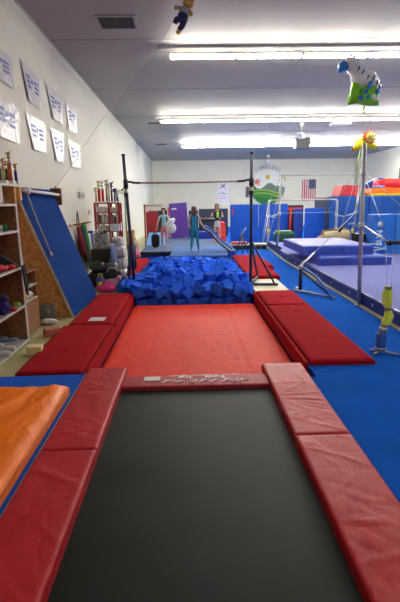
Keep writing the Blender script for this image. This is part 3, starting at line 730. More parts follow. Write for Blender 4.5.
for i, ch in enumerate(word):
    a = -.62+i*1.24/7; rad = 1.34
    text_mesh('letter', ch, .3, LET, (cx+rad*sin(a), y-.004, cz+rad*cos(a)), (cos(a), 0, -sin(a)), (sin(a), 0, cos(a)), t, .003, .004)
b = MB()
for i in range(26):
    a = pi*.42+i*pi*1.16/25; b.tube([(cx+1.14*sin(a), y-.03, cz+1.14*cos(a)), (cx+1.26*sin(a+.03), y-.03, cz+1.26*cos(a+.03))], .03, 5)
b.build('rim_marks', mat('mural rim white', (214, 216, 220), .8), t)
# flag hung vertically
t = thing('flag', 'striped flag with dark star field hung vertically on the back wall', 'flag', (8.2, y, 2.35))
fx0, fx1, fz0, fz1 = 7.75, 8.7, 1.66, 3.08
def fl(u, v, off=0): return (fx0+(fx1-fx0)*u, y-.03-off+.012*sin(u*14), fz0+(fz1-fz0)*v)
b = MB(); n = 13
for k in range(n):
    b.grid(lambda u, v, k=k: fl((k+u)/n, v), 2, 6, mi=k % 2)
b.build('stripes', [mat('flag red', (176, 60, 78), .8), mat('flag white', (214, 206, 204), .8)], t)
MB().grid(lambda u, v: fl(6/13+7/13*u, .58+.42*v, .006), 10, 6).build('star_field', mat('flag navy', (62, 70, 104), .8), t)
b = MB()
for i in range(6):
    for j in range(5):
        p_ = fl(6/13+7/13*(i+.5)/6, .6+.38*(j+.5)/5, .012); star_b = [(p_[0]+(.024 if q % 2 == 0 else .01)*sin(pi*q/5), p_[1], p_[2]+(.024 if q % 2 == 0 else .01)*cos(pi*q/5)) for q in range(10)]
        b.prism(star_b, (0, .003, 0))
b.build('stars', mat('flag star white', (200, 204, 214), .8), t)
t = thing('wall_poster', 'white poster with a blue and red star logo on the back wall', 'poster', (2.4, y, 2.3))
MB().box(1.98, 2.82, y-.012, y, 1.45, 3.08).build('paper', mat('poster paper', (222, 224, 228), .6), t)
PB = mat('poster blue', (96, 130, 190), .7); PR = mat('poster pink', (206, 110, 140), .7)
b = MB(); b.prism([(2.15, y-.018, 2.98), (2.4, y-.018, 2.78), (2.66, y-.018, 2.98), (2.42, y-.018, 2.6)], (0, .005, 0)); b.build('blue_emblem', PB, t)
b = MB(); b.tube([(2.2, y-.018, 2.55), (2.4, y-.018, 2.8)], .035, 5); b.tube([(2.6, y-.018, 2.5), (2.4, y-.018, 2.75)], .03, 5); b.build('pink_emblem', PR, t)
b = MB(); b.box(2.05, 2.72, y-.016, y-.011, 2.22, 2.26); b.box(2.3, 2.5, y-.016, y-.011, 2.3, 2.34); b.build('blue_line', PB, t)
b = MB(); b.box(2.15, 2.62, y-.016, y-.011, 2.04, 2.08); b.box(2.08, 2.66, y-.016, y-.011, 1.92, 1.96); b.box(2.1, 2.3, y-.016, y-.011, 1.7, 1.72); b.build('pink_line', PR, t)

# ================= LEFT WALL: score sheets =================
SHEET = mat('glossy score sheet', (196, 196, 202), .3, var=.03, wrinkle=.6, spec=.5)
SBLUE = mat('sheet blue print', (62, 78, 168), .5); SPINK = mat('sheet faint print', (206, 180, 190), .5)
quads = [((5.95, 3.62), (6.82, 3.6), (6.76, 3.2), (6.1, 3.2)), ((7.16, 3.69), (8.05, 3.64), (7.95, 3.16), (7.34, 3.18)), ((8.36, 3.64), (9.34, 3.64), (9.26, 3.14), (8.6, 3.14)), ((9.59, 3.61), (10.56, 3.64), (10.37, 3.12), (9.7, 3.11)),
         ((5.95, 3.02), (6.93, 3.0), (6.76, 2.49), (6.1, 2.5)), ((7.19, 2.98), (8.14, 2.98), (8.02, 2.5), (7.39, 2.49)), ((8.41, 2.96), (9.33, 2.98), (9.12, 2.42), (8.59, 2.44)), ((9.59, 2.93), (10.58, 2.91), (10.55, 2.41), (9.73, 2.4))]
names = ['first', 'second', 'third', 'fourth']
for k, q in enumerate(quads):
    rw_ = 'upper' if k < 4 else 'lower'
    lab = 'glossy white score sheet with blue bars, %s from the viewer in the %s row' % (names[k % 4], rw_)
    cy = sum(p[0] for p in q)/4; cz_ = sum(p[1] for p in q)/4
    t = thing('score_sheet', lab, 'poster', (WX, cy, cz_), 'score sheets on the left wall')
    tl, tr_, br_, bl = q; ph = k*1.3
    def P(u, v, off=0):   # u along wall, v up
        yy = (bl[0]*(1-u)+br_[0]*u)*(1-v)+(tl[0]*(1-u)+tr_[0]*u)*v
        zz = (bl[1]*(1-u)+br_[1]*u)*(1-v)+(tl[1]*(1-u)+tr_[1]*u)*v
        return (WX+.012+off+.014*(1-v)+.008*sin(u*9+ph)*(1-v), yy, zz)
    MB().grid(P, 12, 8).build('sheet', SHEET, t)
    b = MB(); rq = random.Random(k)
    for c_ in (0, 1):
        for i in range(3):
            u0 = .14+c_*.42; u1 = u0+.25; v0 = .66-i*.14-.04*(c_); v1 = v0+.085
            b.grid(lambda a, c, u0=u0, u1=u1, v0=v0, v1=v1: P(u0+(u1-u0)*a, v0+(v1-v0)*c, .004), 3, 1)
    b.grid(lambda a, c: P(.42+.1*a, .55+.14*c, .004), 2, 1)
    b.build('blue_bars', SBLUE, t)
    b = MB()
    for v0, u0, u1 in ((.9, .3, .7), (.83, .25, .6), (.2, .2, .8), (.12, .3, .7), (.3, .4, .6)):
        b.grid(lambda a, c, u0=u0, u1=u1, v0=v0: P(u0+(u1-u0)*a, v0+.025*c, .004), 3, 1)
    b.build('faint_lines', SPINK, t)
t = thing('wall_plate', 'small grey intercom plate on the left wall, larger of two', 'switch', (WX, 10.4, 1.86)); MB().box(WX, WX+.03, 10.19, 10.72, 1.79, 1.92, .005).build('cover', mat('plate grey', (168, 166, 154), .5), t); MB().box(WX+.03, WX+.033, 10.3, 10.6, 1.83, 1.87).build('slots', mat('plate slot', (120, 118, 110), .5), t)
t = thing('wall_plate', 'small beige light switch on the left wall above the black cabinet', 'switch', (WX, 11.25, 1.47)); MB().box(WX, WX+.02, 11.1, 11.4, 1.42, 1.53, .004).build('cover', mat('plate beige', (186, 184, 170), .5), t); MB().box(WX+.02, WX+.03, 11.22, 11.28, 1.45, 1.5).build('toggle', WHITEM, t)

# ================= LEFT: bookcases =================
bc = thing('bookcase', 'brown particle board bookcase with white edges at left', 'bookcase', (-2.15, 5.0, 0))
FX = -1.985
for ya, yb in ((4.55, 4.59), (5.46, 5.5)):
    b = MB(); b.box(WX+.005, FX-.012, ya, yb, .008, 1.68); s_ = b.build('side_panel', DWOOD, bc)
    MB().box(FX-.012, FX, ya-.003, yb+.003, .008, 1.68).build('edge_band', WHITE_EDGE, s_)
MB().box(WX+.003, WX+.015, 4.59, 5.46, .008, 1.68).build('back_panel', DWOOD, bc)
for z in (.04, .47, .93, 1.36, 1.66):
    s_ = MB().box(WX+.015, FX-.012, 4.59, 5.46, z-.012, z+.012).build('shelf', mat('shelf liner', (176, 182, 196), .6), bc)
    MB().box(FX-.012, FX, 4.59, 5.46, z-.014, z+.014).build('edge_band', WHITE_EDGE, s_)
s_ = MB().prism([(WX+.01, 4.5, 1.86), (-1.93, 4.5, 1.86), (-1.93, 5.55, 1.86), (WX+.01, 5.55, 1.86)], (0, 0, .028), bev=.003).build('top_board', WHITE_EDGE, bc)
MB().box(WX+.01, -1.97, 5.42, 5.46, 1.68, 1.86).build('plywood_riser', PLY, bc)
MB().box(-1.96, -1.94, 4.55, 5.0, 1.68, 1.86).build('top_front_panel', WHITE_EDGE, bc)
lowc = thing('low_cubby', 'small brown cubby with two shelves beside the plywood ramp side', 'cabinet', (-2.2, 6.2, 0))
for ya in (5.72, 6.2): MB().box(-2.34, -2.08, ya, ya+.015, .008, .8).build('side_panel', DWOOD, lowc)
MB().box(-2.345, -2.335, 5.735, 6.2, .008, .8).build('back_panel', DWOOD, lowc)
MB().box(-2.345, -2.07, 5.71, 6.225, .8, .82).build('top_board', mat('dull brown top', (132, 96, 76), .6), lowc)
for z in (.62, .44): MB().box(-2.335, -2.075, 5.735, 6.2, z-.012, z+.008).build('shelf', WHITE_EDGE, lowc)
MB().box(-2.085, -2.07, 5.735, 6.2, .03, .42).build('door', DWOOD, lowc)

def trophy(x, y, z, h, colm, label, tops=GREENP, wide=.03, grp='trophies on the bookcase', cf=.62, fs=1.0):
    t = thing('trophy', label, 'trophy', (x, y, z), grp)
    GOLD = mat('trophy gold', (206, 176, 96), .3, .7); MARB = mat('trophy marble', (214, 210, 200), .3)
    MB().box(x-wide*1.5, x+wide*1.5, y-wide*1.5, y+wide*1.5, z, z+.035, .004).build('base', MARB, t)
    b = MB(); b.tube([(x, y, z+.035), (x, y, z+h*cf)], wide*.8, 8); b.build('column', colm, t)
    MB().box(x-wide, x+wide, y-wide, y+wide, z+h*cf, z+h*(cf+.04)).build('cap', MARB, t)
    b = MB(); b.lathe([(.012*fs, 0), (.006*fs, .03), (.024*fs, h*.1), (.014*fs, h*.16), (.008*fs, h*.2)], (x, y, z+h*(cf+.04)), 8); b.ell((x, y, z+h*(cf+.27)), (.016*fs, .016*fs, .02*fs), seg=8)
    b.tube([(x, y, z+h*(cf+.2)), (x+.03*fs, y, z+h*(cf+.36))], .005*fs, 5); b.tube([(x, y, z+h*(cf+.2)), (x-.03*fs, y, z+h*(cf+.31))], .005*fs, 5)
    b.build('figure', tops if fs > 1 else GOLD, t)
TC = {'orange': (200, 96, 50), 'green': (20, 104, 70), 'blue': (40, 60, 170), 'red': (214, 44, 34), 'purple': (92, 60, 140), 'olive': (150, 150, 96), 'white': (214, 214, 210), 'gold': (190, 160, 90)}
TM = {k: mat('trophy '+k, v, .35, .2) for k, v in TC.items()}
trophy(-1.99, 5.40, 1.888, 0.37, TM['orange'], 'tall orange trophy on top of the bookcase', wide=.03)
trophy(-1.96, 5.49, 1.888, 0.24, TM['blue'], 'short blue trophy on top of the bookcase, at its end', wide=.022)
trophy(-2.05, 5.44, 1.888, 0.27, TM['green'], 'green trophy on the bookcase beside the tall orange one', wide=.028)
trophy(-2.0, 5.24, 1.888, 0.28, TM['gold'], 'gold trophy on the bookcase behind the green trophies', wide=.022)
trophy(-2.06, 5.28, 1.888, 0.26, TM['green'], 'green trophy on the bookcase nearest the viewer', wide=.03)
# items on shelves
def cloth(name, label, cat, c, rad, m, seed=0, piece='fabric', extra=None):
    t = thing(name, label, cat, (c[0], c[1], c[2]-rad[2]))
    random.seed(seed); b = MB(); b.ell(c, rad, seg=16, noise=.12)
    b.ell((c[0]+rad[0]*.3, c[1]-rad[1]*.35, c[2]+rad[2]*.35), (rad[0]*.5, rad[1]*.45, rad[2]*.6), seg=10, noise=.12)
    b.build(piece, m, t)
    if extra: extra(t)
    return t
CB = mat('black cloth', (26, 26, 30), .9); CR = mat('red cloth', (186, 28, 38), .8); CW = mat('white cloth', (206, 204, 202), .85)
t = thing('black_jacket', 'black jacket hanging over the front edge of the middle shelf', 'jacket', (-2.0, 5.3, .95))
b = MB(); b.prism([(-2.24, 5.1, .95), (-2.2, 5.16, 1.0), (-2.12, 5.25, 1.12), (-2.0, 5.36, 1.0), (-1.98, 5.4, .95)], (0.02, -.12, 0), bev=.012); b.build('body', CB, t)
b = MB(); b.prism([(-1.945, 5.33, .97), (-1.945, 5.43, .98), (-1.93, 5.44, .75), (-1.935, 5.42, .6), (-1.935, 5.37, .66)], (.02, 0, 0), bev=.005); b.build('sleeve', CB, t)
cloth('red_shirt', 'folded red shirt on the middle shelf of the bookcase', 'clothing', (-2.1, 5.0, .985), (.13, .16, .04), CR, 1)
cloth('red_leotard', 'crumpled red leotard on the middle shelf next to the black jacket', 'clothing', (-2.02, 5.2, .975), (.06, .08, .03), CR, 2)
cloth('purple_plush', 'dark purple plush toy on the second lowest shelf', 'toy', (-2.06, 4.98, .56), (.08, .07, .075), mat('dark purple plush', (50, 34, 110), .9), 3,
      extra=lambda t: [MB().tube([(-2.06, 4.98, .56), (-2.0, 4.86+.2*i, .52)], .025, 8).build('limb', mat('dark purple plush', (50, 34, 110)), t) for i in (0, 1)] and MB().ell((-2.04, 5.0, .65), (.045, .045, .045)).build('head', mat('dark purple plush', (50, 34, 110)), t))
t = thing('red_ball', 'red ball at the back of the second lowest shelf', 'ball', (-2.2, 5.2, .482)); b = MB(); b.ell((-2.2, 5.2, .56), (.075, .075, .075)); b.build('ball_body', CR, t); MB().tube([(-2.125, 5.2, .56), (-2.122, 5.2, .56)], .008, 6).build('valve', BLACKM, t)
cloth('red_slipper', 'small red slipper on the second lowest shelf beside the purple plush', 'shoe', (-1.99, 5.12, .51), (.035, .06, .028), CR, 5)
cloth('green_sock', 'bright green sock on the second lowest shelf by its far end', 'sock', (-2.05, 5.36, .51), (.05, .05, .028), mat('lime cloth', (120, 190, 40), .8), 6)
t = thing('water_bottle', 'white bottle with green cap lying on the shelf under the trophies', 'bottle', (-2.05, 5.2, 1.37)); MB().tube([(-2.2, 5.1, 1.41), (-2.06, 5.2, 1.41)], .034, 12).build('bottle_body', CW, t); MB().tube([(-2.06, 5.2, 1.41), (-2.02, 5.225, 1.41)], .036, 12).build('cap', GREENP, t)
def shoe(x, y, z, a, m, label):
    t = thing('shoe', label, 'shoe', (x, y, z), 'shoes on the bottom shelf')
    pts = [(0, .03, .035), (.08, .035, .05), (.16, .035, .035), (.22, .03, .02)]
    b = MB(); b.ell((.06, 0, .05), (.07, .038, .045)); b.ell((.16, 0, .03), (.085, .04, .03)); 
    mx = Matrix.Translation((x, y, z)) @ Matrix.Rotation(a, 4, 'Z'); bmesh.ops.transform(b.bm, matrix=mx, verts=b.bm.verts); b.build('upper', m, t)
    b = MB(); b.box(-.01, .24, -.04, .04, 0, .02, .008); bmesh.ops.transform(b.bm, matrix=mx, verts=b.bm.verts); b.build('sole', mat('rubber sole', (190, 190, 186), .7), t)
shoe(-2.2, 4.78, .054, .3, CW, 'white trainer on the bottom shelf, nearest the viewer')
shoe(-2.22, 5.0, .054, .1, CW, 'white trainer on the bottom shelf, middle of three')
shoe(-2.28, 5.25, .054, .5, mat('grey shoe', (110, 120, 140), .7), 'grey trainer on the bottom shelf, farthest of three')
t = thing('yellow_pack', 'yellow snack bag on the upper shelf of the low cubby', 'bag', (-2.2, 6.1, .46)); b = MB(); b.ell((-2.12, 5.85, .5), (.04, .05, .05), noise=.08); b.build('pouch', YELV, t); MB().box(-2.15, -2.09, 5.845, 5.855, .54, .56).build('seal', YELV, t)
cloth('white_towel', 'white towel bundled in the low cubby', 'towel', (-2.15, 6.02, .5), (.07, .12, .045), CW, 8)
t = thing('purple_cup', 'purple plastic cup lying on top of the low cubby', 'cup', (-2.22, 6.1, .82)); MB().tube([(-2.22, 5.82, .86), (-2.12, 5.87, .86)], .03, 12, r2=.04).build('cup_body', mat('purple plastic', (110, 90, 170), .5), t); MB().tube([(-2.12, 5.87, .86), (-2.118, 5.871, .86)], .032, 12).build('opening', BLACKM, t)
t = thing('grey_drum_weight', 'grey disc leaning against the plywood ramp side', 'weight', (-2.07, 6.6, .008)); MB().lathe([(.1, -.03), (.12, -.02), (.12, .02), (.1, .03)], (-2.08, 6.62, .13), 20, axis='y').build('disc', mat('slate plastic', (120, 124, 132), .6), t); MB().lathe([(.04, -.035), (.04, .035)], (-2.08, 6.62, .13), 12, axis='y').build('hub', mat('hub', (170, 160, 110), .6), t)
cloth('crumpled_bag', 'crumpled white plastic bag on the floor by the ramp', 'bag', (-2.0, 6.35, .045), (.12, .09, .04), CW, 9)
t = thing('pink_foam_block', 'small dusty pink foam block on the floor against the red mat', 'foam block', (-1.8, 5.95, .008))
b = MB(); b.box(-.1, .1, -.07, .07, 0, .1, .012); bmesh.ops.transform(b.bm, matrix=Matrix.Translation((-1.78, 5.75, .01)) @ Matrix.Rotation(.5, 4, 'Z'), verts=b.bm.verts); b.build('block', mat('dusty pink', (196, 116, 100), .8), t)
t = thing('cream_foam_block', 'cream foam block on the floor before the bookcase', 'foam block', (-1.75, 5.1, .008))
b = MB(); b.box(-.085, .085, -.07, .07, 0, .1, .012); bmesh.ops.transform(b.bm, matrix=Matrix.Translation((-1.76, 5.0, .01)) @ Matrix.Rotation(.15, 4, 'Z'), verts=b.bm.verts); b.build('block', mat('cream foam', (222, 212, 150), .8), t)

# ================= LEFT: blue ramp =================
t = thing('blue_ramp', 'steep blue carpeted ramp with plywood side leaning to the left wall', 'ramp', (-2.05, 7.5, 0))
MB().prism([(-2.345, 6.75, .01), (-2.345, 6.38, 1.86), (-2.315, 6.38, 1.86), (-1.77, 6.74, .05), (-1.77, 6.75, .01)], (0, .02, 0)).build('plywood_side', PLY, t)
MB().prism([(-2.345, 8.21, .01), (-2.345, 8.02, 1.86), (-2.315, 8.02, 1.86), (-1.72, 8.21, .05), (-1.72, 8.21, .01)], (0, .02, 0)).build('plywood_side', PLY, t)
b = MB(); b.prism([(-2.3, 6.35, 1.9), (-1.73, 6.72, .01), (-1.68, 8.26, .01), (-2.3, 8.08, 1.9)], (-.035, 0, -.01), bev=.004); b.build('carpet_face', RAMPC, t); MB().box(-2.348, -2.2, 6.25, 6.32, 1.72, 1.93, .005).build('end_plank', MATS['osb plywood'], t)
b = MB(); b.prism([(-2.34, 6.335, 1.9), (-2.302, 6.335, 1.9), (-1.732, 6.705, .01), (-1.77, 6.705, .01)], (0, .013, 0)); b.build('pale_edge', mat('pale ply edge', (190, 180, 150), .6), t)
MB().box(-2.34, -2.16, 8.1, 8.16, 1.65, 1.93, .005).build('end_plank', wood('red brown plank', (140, 86, 56), (110, 62, 38)), t)
p = MB(); p.tube([(-2.2, 6.4, 1.85), (-2.2, 8.1, 1.82)], .022, 12); p.build('top_rail', WHITEM, t)
p = MB(); p.tube([(-2.2, 6.5, 1.85), (-2.2, 6.56, 1.85)], .05, 12); p.tube([(-2.2, 6.53, 1.85), (-2.32, 6.53, 1.85)], .02, 8); p.build('rail_flange', WHITEM, t)
t = thing('white_pole', 'white pole resting down the face of the blue ramp', 'pole', (-2.05, 7, .9))
p = MB(); p.tube([(-2.2, 6.5, 1.84), (-2.1, 6.58, 1.4), (-1.99, 6.66, .99)], .011, 8); p.build('shaft', ROPE, t)
p = MB(); p.tube([(-1.99, 6.66, .99), (-1.975, 6.67, .94)], .02, 8); p.build('tip', WHITEM, t)

# ================= LEFT: hooks and coats =================
t = thing('coat_rail', 'wooden coat rail fixed to the left wall behind the ramp', 'coat rack', (WX, 10, 1.25))
MB().box(WX, WX+.03, 9.2, 10.95, 1.22, 1.27, .005).build('rail', wood('pine rail', (196, 168, 128), (160, 130, 90)), t)
for k in range(4): MB().tube([(WX+.03, 9.5+k*.4, 1.25), (WX+.12, 9.5+k*.4, 1.25), (WX+.12, 9.5+k*.4, 1.29)], .012, 6).build('peg', DWOOD, t)
def coat(y0, z0, z1, wd, m, label, seed, ax=0):
    t = thing('hanging_coat', label, 'coat', (WX+.12, y0, z0), 'coats on the rail')
    def P(u, v):
        a = 2*pi*u; w_ = wd*(.35+.65*min(1, (1-v)*1.8)); r_ = .06*(.6+.4*(1-v))
        return (WX+.09+r_*cos(a)*(1+.2*sin(3*a)), y0+ax*(1-v)+w_/2*sin(a), z0+(z1-z0)*v)
    MB().grid(P, 24, 10).build('coat_body', m, t)
    MB().tube([(WX+.09, y0, z1), (WX+.12, y0, z1+.05)], .01, 6).build('loop', m, t)
coat(10.1, .2, 1.22, .42, mat('bright green coat', (24, 150, 66), .7), 'bright green coat hanging on the rail by the black cabinet', 1, .6)
coat(9.85, .4, 1.2, .36, mat('charcoal coat', (48, 46, 54), .8), 'charcoal coat hanging between the green and the red coats', 2, .5)
coat(9.6, .6, 1.2, .26, mat('dark red coat', (140, 36, 48), .8), 'dark red coat hanging nearest the ramp', 3, .4)
t = thing('coat_strap', 'dark strap hung in a loop above the coat rail', 'strap', (WX, 9.9, 1.3)); MB().tube([(WX+.02, 9.8, 1.27), (WX+.02, 9.9, 1.5), (WX+.02, 10.02, 1.27)], .008, 6).build('loop', CB, t); MB().tube([(WX, 9.9, 1.5), (WX+.04, 9.9, 1.5)], .01, 6).build('nail', STEEL, t)

# ================= LEFT: red metal shelf and clutter =================
SY0, SY1, SX0, SX1 = 10.5, 10.85, -2.1, -1.54
t = thing('red_metal_shelf', 'red metal shelving unit crowned with trophies by the left wall', 'shelf', (-1.8, 10.65, 0))
for x in (SX0, -1.79, SX1-.03):
    for yy in (SY0, SY1-.03): MB().box(x, x+.045, yy, yy+.03, .009, 1.68).build('upright', REDP, t)
for z in (.2, .62, 1.06, 1.24, 1.47, 1.68): MB().box(SX0, SX1, SY0, SY1, z-.02, z).build('shelf_board', REDP, t)
for i, (x, h, c, wd) in enumerate([(-2.05, .36, 'gold', .022), (-1.99, .54, 'red', .035), (-1.9, .52, 'red', .032), (-1.82, .56, 'olive', .026), (-1.76, .48, 'gold', .02), (-1.71, .5, 'purple', .025), (-1.64, .34, 'blue', .02), (-1.58, .24, 'blue', .02)]):
    words = ['small gold trophy at the left end of the red shelf', 'tall bright red trophy on the red shelf, left of two red ones', 'tall bright red trophy on the red shelf, right of two red ones', 'tall olive trophy in the middle of the red shelf', 'slim gold trophy right of the olive trophy on the red shelf', 'tall purple trophy on the red shelf', 'short blue trophy right of the purple one on the red shelf', 'shortest blue trophy at the right end of the red shelf']
    trophy(x, 10.6+.06*(i % 2), 1.68, h*1.1, TM[c], words[i], wide=wd*1.15, grp='trophies on the red shelf', cf=.5, fs=1.9, tops=[mat('trophy pale gold', (222, 208, 160), .3, .3), TM['white'], TM['purple']][(0, 0, 1, 0, 1, 2, 2, 1)[i]])
rr = random.Random(5)
def bookrow(x0, x1, z, hmax, where):
    x = x0; k = 0
    cols = [('white', (214, 212, 208)), ('grey', (120, 118, 120)), ('dark', (54, 50, 56)), ('pale blue', (170, 182, 200)), ('maroon', (110, 50, 60)), ('tan', (180, 160, 130))]
    words = ['leftmost', 'second from left', 'third from left', 'fourth from left', 'fifth from left', 'sixth from left', 'seventh from left', 'eighth from left']
    while x < x1-.03:
        w_ = rr.uniform(.03, .05); h = rr.uniform(.7, 1)*hmax; n_, c = cols[rr.randrange(len(cols))]
        b = MB(); b.box(x, x+w_-.003, SY0+.03, SY0+.24, z, z+h, .003)
        tag(b.build('binder', mat('binder '+n_, c, .6)), '%s binder on %s, %s' % (n_, where, words[k]), 'binder', 'binders on the red shelf'); x += w_; k += 1
bookrow(-2.06, -1.8, 1.24, .2, 'the red shelf, left bay')
bookrow(-1.75, -1.55, 1.24, .19, 'the red shelf, right bay')
def carton(x0, x1, y0, y1, z0, z1, rgb, label, name='box', mname=None):
    t = thing(name, label, 'box', ((x0+x1)/2, (y0+y1)/2, z0))
    m = mat(mname or ('carton %d %d %d' % rgb), rgb, .6)
    MB().box(x0, x1, y0, y1, z0, z1-.02, .004).build('box_body', m, t); MB().box(x0-.004, x1+.004, y0-.004, y1+.004, z1-.025, z1, .004).build('lid', m, t)
carton(-2.03, -1.83, 10.53, 10.8, 1.47, 1.6, (214, 206, 206), 'white carton on the top board of the red shelf, left bay')
carton(-1.73, -1.57, 10.53, 10.8, 1.47, 1.58, (208, 196, 190), 'pale carton on the top board of the red shelf, right bay')
carton(-2.04, -1.84, 10.53, 10.8, 1.06, 1.17, (190, 184, 166), 'low tan box on the third board of the red shelf')
carton(-1.75, -1.54, 10.42, 10.8, 1.06, 1.22, (196, 202, 214), 'pale blue box jutting from the third board of the red shelf')
t = thing('black_cabinet', 'black cabinet standing before the red metal shelf', 'cabinet', (-1.85, 9.7, 0))
MB().box(-2.03, -1.64, 9.55, 10.1, .009, .74, .01).build('cabinet_body', BLACKM, t)
MB().box(-2.02, -1.65, 9.535, 9.55, .4, .72, .004).build('drawer_front', mat('near black', (34, 36, 40), .4), t)
MB().box(-2.02, -1.65, 9.535, 9.55, .03, .38, .004).build('drawer_front', mat('near black', (34, 36, 40), .4), t)
t = thing('clear_plastic_bin', 'clear plastic bin full of odds and ends on the black cabinet', 'bin', (-1.85, 9.8, .745))
CLR = mat('cloudy plastic', (150, 156, 160), .25, alpha=.35)
b = MB(); b.box(-2.0, -1.67, 9.58, 9.6, .745, 1.06); b.box(-2.0, -1.67, 9.98, 10.0, .745, 1.06); b.box(-2.0, -1.985, 9.6, 9.98, .745, 1.06); b.box(-1.685, -1.67, 9.6, 9.98, .745, 1.06); b.box(-2.0, -1.67, 9.6, 9.98, .745, .755); b.build('tub', CLR, t)
b = MB(); rr2 = random.Random(8)
for k in range(18): b.ell((rr2.uniform(-1.94, -1.73), rr2.uniform(9.66, 9.92), .8+.018*k), (.045, .04, .03), mi=k % 3, seg=8)
b.build('contents', [mat('grey odds', (110, 112, 116), .6), mat('dark odds', (52, 54, 58), .6), mat('pale odds', (180, 184, 188), .6)], t)
cloth('blue_cloth', 'bright blue cloth draped on the corner of the plastic bin', 'cloth', (-2.0, 9.55, 1.1), (.06, .05, .03), mat('vivid blue cloth', (36, 74, 190), .8), 14,
      extra=lambda t: MB().tube([(-1.99, 9.53, 1.08), (-1.98, 9.525, .9), (-1.97, 9.525, .78)], .018, 8).build('hanging_end', mat('vivid blue cloth', (36, 74, 190)), t))
t = thing('folded_table', 'slate blue folding table top leaning beside the black cabinet', 'table', (-1.6, 9.6, 0)); b = MB(); b.prism([(-1.63, 9.5, .02), (-1.62, 9.5, .84), (-1.55, 9.75, .82), (-1.52, 9.75, .02)], (.03, .02, 0), bev=.005); b.build('table_top', mat('slate blue laminate', (84, 104, 140), .5), t); MB().tube([(-1.62, 9.49, .85), (-1.55, 9.74, .83)], .01, 6).build('rim', STEEL, t)
PLAS = mat('shiny wrap', (196, 186, 196), .25, var=.55, vscale=20, wrinkle=.9, spec=.8)
for k, (x, yy, z, r_, h) in enumerate([(-1.48, 9.95, .009, .16, .28), (-1.5, 9.98, .27, .15, .26), (-1.5, 9.98, .51, .14, .26), (-1.53, 10.0, .75, .12, .22)]):
    t = thing('wrapped_bundle', 'bundle in shiny clear wrap, %s in the pile beside the red shelf' % ['lowest', 'second from the floor', 'third from the floor', 'topmost'][k], 'bundle', (x, yy, z), 'wrapped bundles')
    b = MB(); random.seed(k); b.ell((x, yy, z+h/2), (r_, r_, h/2), noise=.16, seg=14)
    for v in b.bm.verts:
        d = [(v.co.x-x)/r_, (v.co.y-yy)/r_, (v.co.z-z-h/2)/(h/2)]; d = [math.copysign(abs(q)**.55, q) for q in d]; v.co = Vector((x+r_*d[0], yy+r_*d[1], z+h/2+h/2*d[2]))
    b.build('wrap', PLAS, t)
    MB().ell((x+.02, yy-r_*.85, z+h/2), (.035, .02, .04), noise=.1, seg=8).build('tied_corner', mat('pinkish wrap', (176, 130, 134), .4), t)
t = thing('cork_box', 'light wooden box on the stack beyond the red shelf', 'box', (-1.45, 11.1, .85)); MB().box(-1.46, -1.3, 11.0, 11.3, .72, 1.02, .006).build('box_body', wood('light wood', (190, 148, 86), (166, 122, 66)), t); MB().box(-1.465, -1.295, 10.995, 11.305, 1.0, 1.03).build('lid', wood('light wood 2', (196, 156, 96), (170, 128, 70)), t)
t = thing('slate_stool', 'tall slate blue folded chair holding the wooden box', 'chair', (-1.38, 11.1, 0)); MB().box(-1.47, -1.29, 11.0, 11.3, .66, .72, .01).build('seat', mat('slate blue paint', (66, 90, 130), .5), t)
for x in (-1.45, -1.31):
    for yy in (11.03, 11.27): MB().tube([(x, yy, .009), (x, yy, .67)], .018, 8).build('leg', DSTEEL, t)
# bags on floor
def bag(name, label, c, rad, m, seed, m2=None, boxy=False):
    t = thing(name, label, 'bag', (c[0], c[1], c[2]-rad[2])); random.seed(seed)
    b = MB(); b.ell(c, rad, noise=.07, seg=18)
    if boxy:
        for v in b.bm.verts:
            d = [(v.co[i]-c[i])/rad[i] for i in range(3)]
            v.co = Vector([c[i]+rad[i]*math.copysign(abs(d[i])**.6, d[i]) for i in range(3)])
    b.build('bag_body', m, t)
    b = MB(); b.tube([(c[0]-rad[0]*.5, c[1]-rad[1]*.3, c[2]+rad[2]*.8), (c[0]-rad[0]*.2, c[1]-rad[1]*.4, c[2]+rad[2]*1.25), (c[0]+rad[0]*.3, c[1]-rad[1]*.3, c[2]+rad[2]*1.2), (c[0]+rad[0]*.5, c[1]-rad[1]*.2, c[2]+rad[2]*.75)], .012, 6); b.build('strap', m2 or m, t)
    b = MB(); b.ell((c[0], c[1]-rad[1]*.8, c[2]-.1*rad[2]), (rad[0]*.6, rad[1]*.3, rad[2]*.45), seg=12, noise=.04); b.build('front_pocket', m2 or m, t)
bag('black_duffel', 'black duffel bag on the floor before the black cabinet', (-1.86, 9.25, .17), (.19, .15, .16), CB, 1, boxy=True)
bag('grey_backpack', 'dark grey backpack on the floor before the folding table', (-1.57, 9.3, .26), (.13, .12, .25), mat('shiny grey nylon', (84, 86, 92), .4, wrinkle=.6), 2, boxy=True)
bag('black_backpack', 'black and white patterned bag above the magenta bag', (-1.5, 8.95, .2), (.22, .12, .2), CB, 3, mat('white pink pattern', (214, 170, 190), .7, var=.4, vscale=40))
bag('black_gym_bag', 'black gym bag lying on top of the black duffel', (-1.84, 9.22, .43), (.14, .12, .1), mat('charcoal nylon', (44, 46, 54), .5, wrinkle=.6), 21, boxy=True)
bag('magenta_bag', 'magenta bag on the floor at the corner of the left red mat', (-1.58, 8.68, .09), (.2, .09, .085), mat('magenta nylon', (214, 44, 134), .6, wrinkle=.5), 4)
bag('lime_bag', 'lime green and purple bag at the foot of the blue ramp', (-1.7, 8.75, .17), (.09, .1, .15), mat('purple nylon', (74, 64, 150), .6), 5, mat('lime nylon', (166, 206, 40), .6))
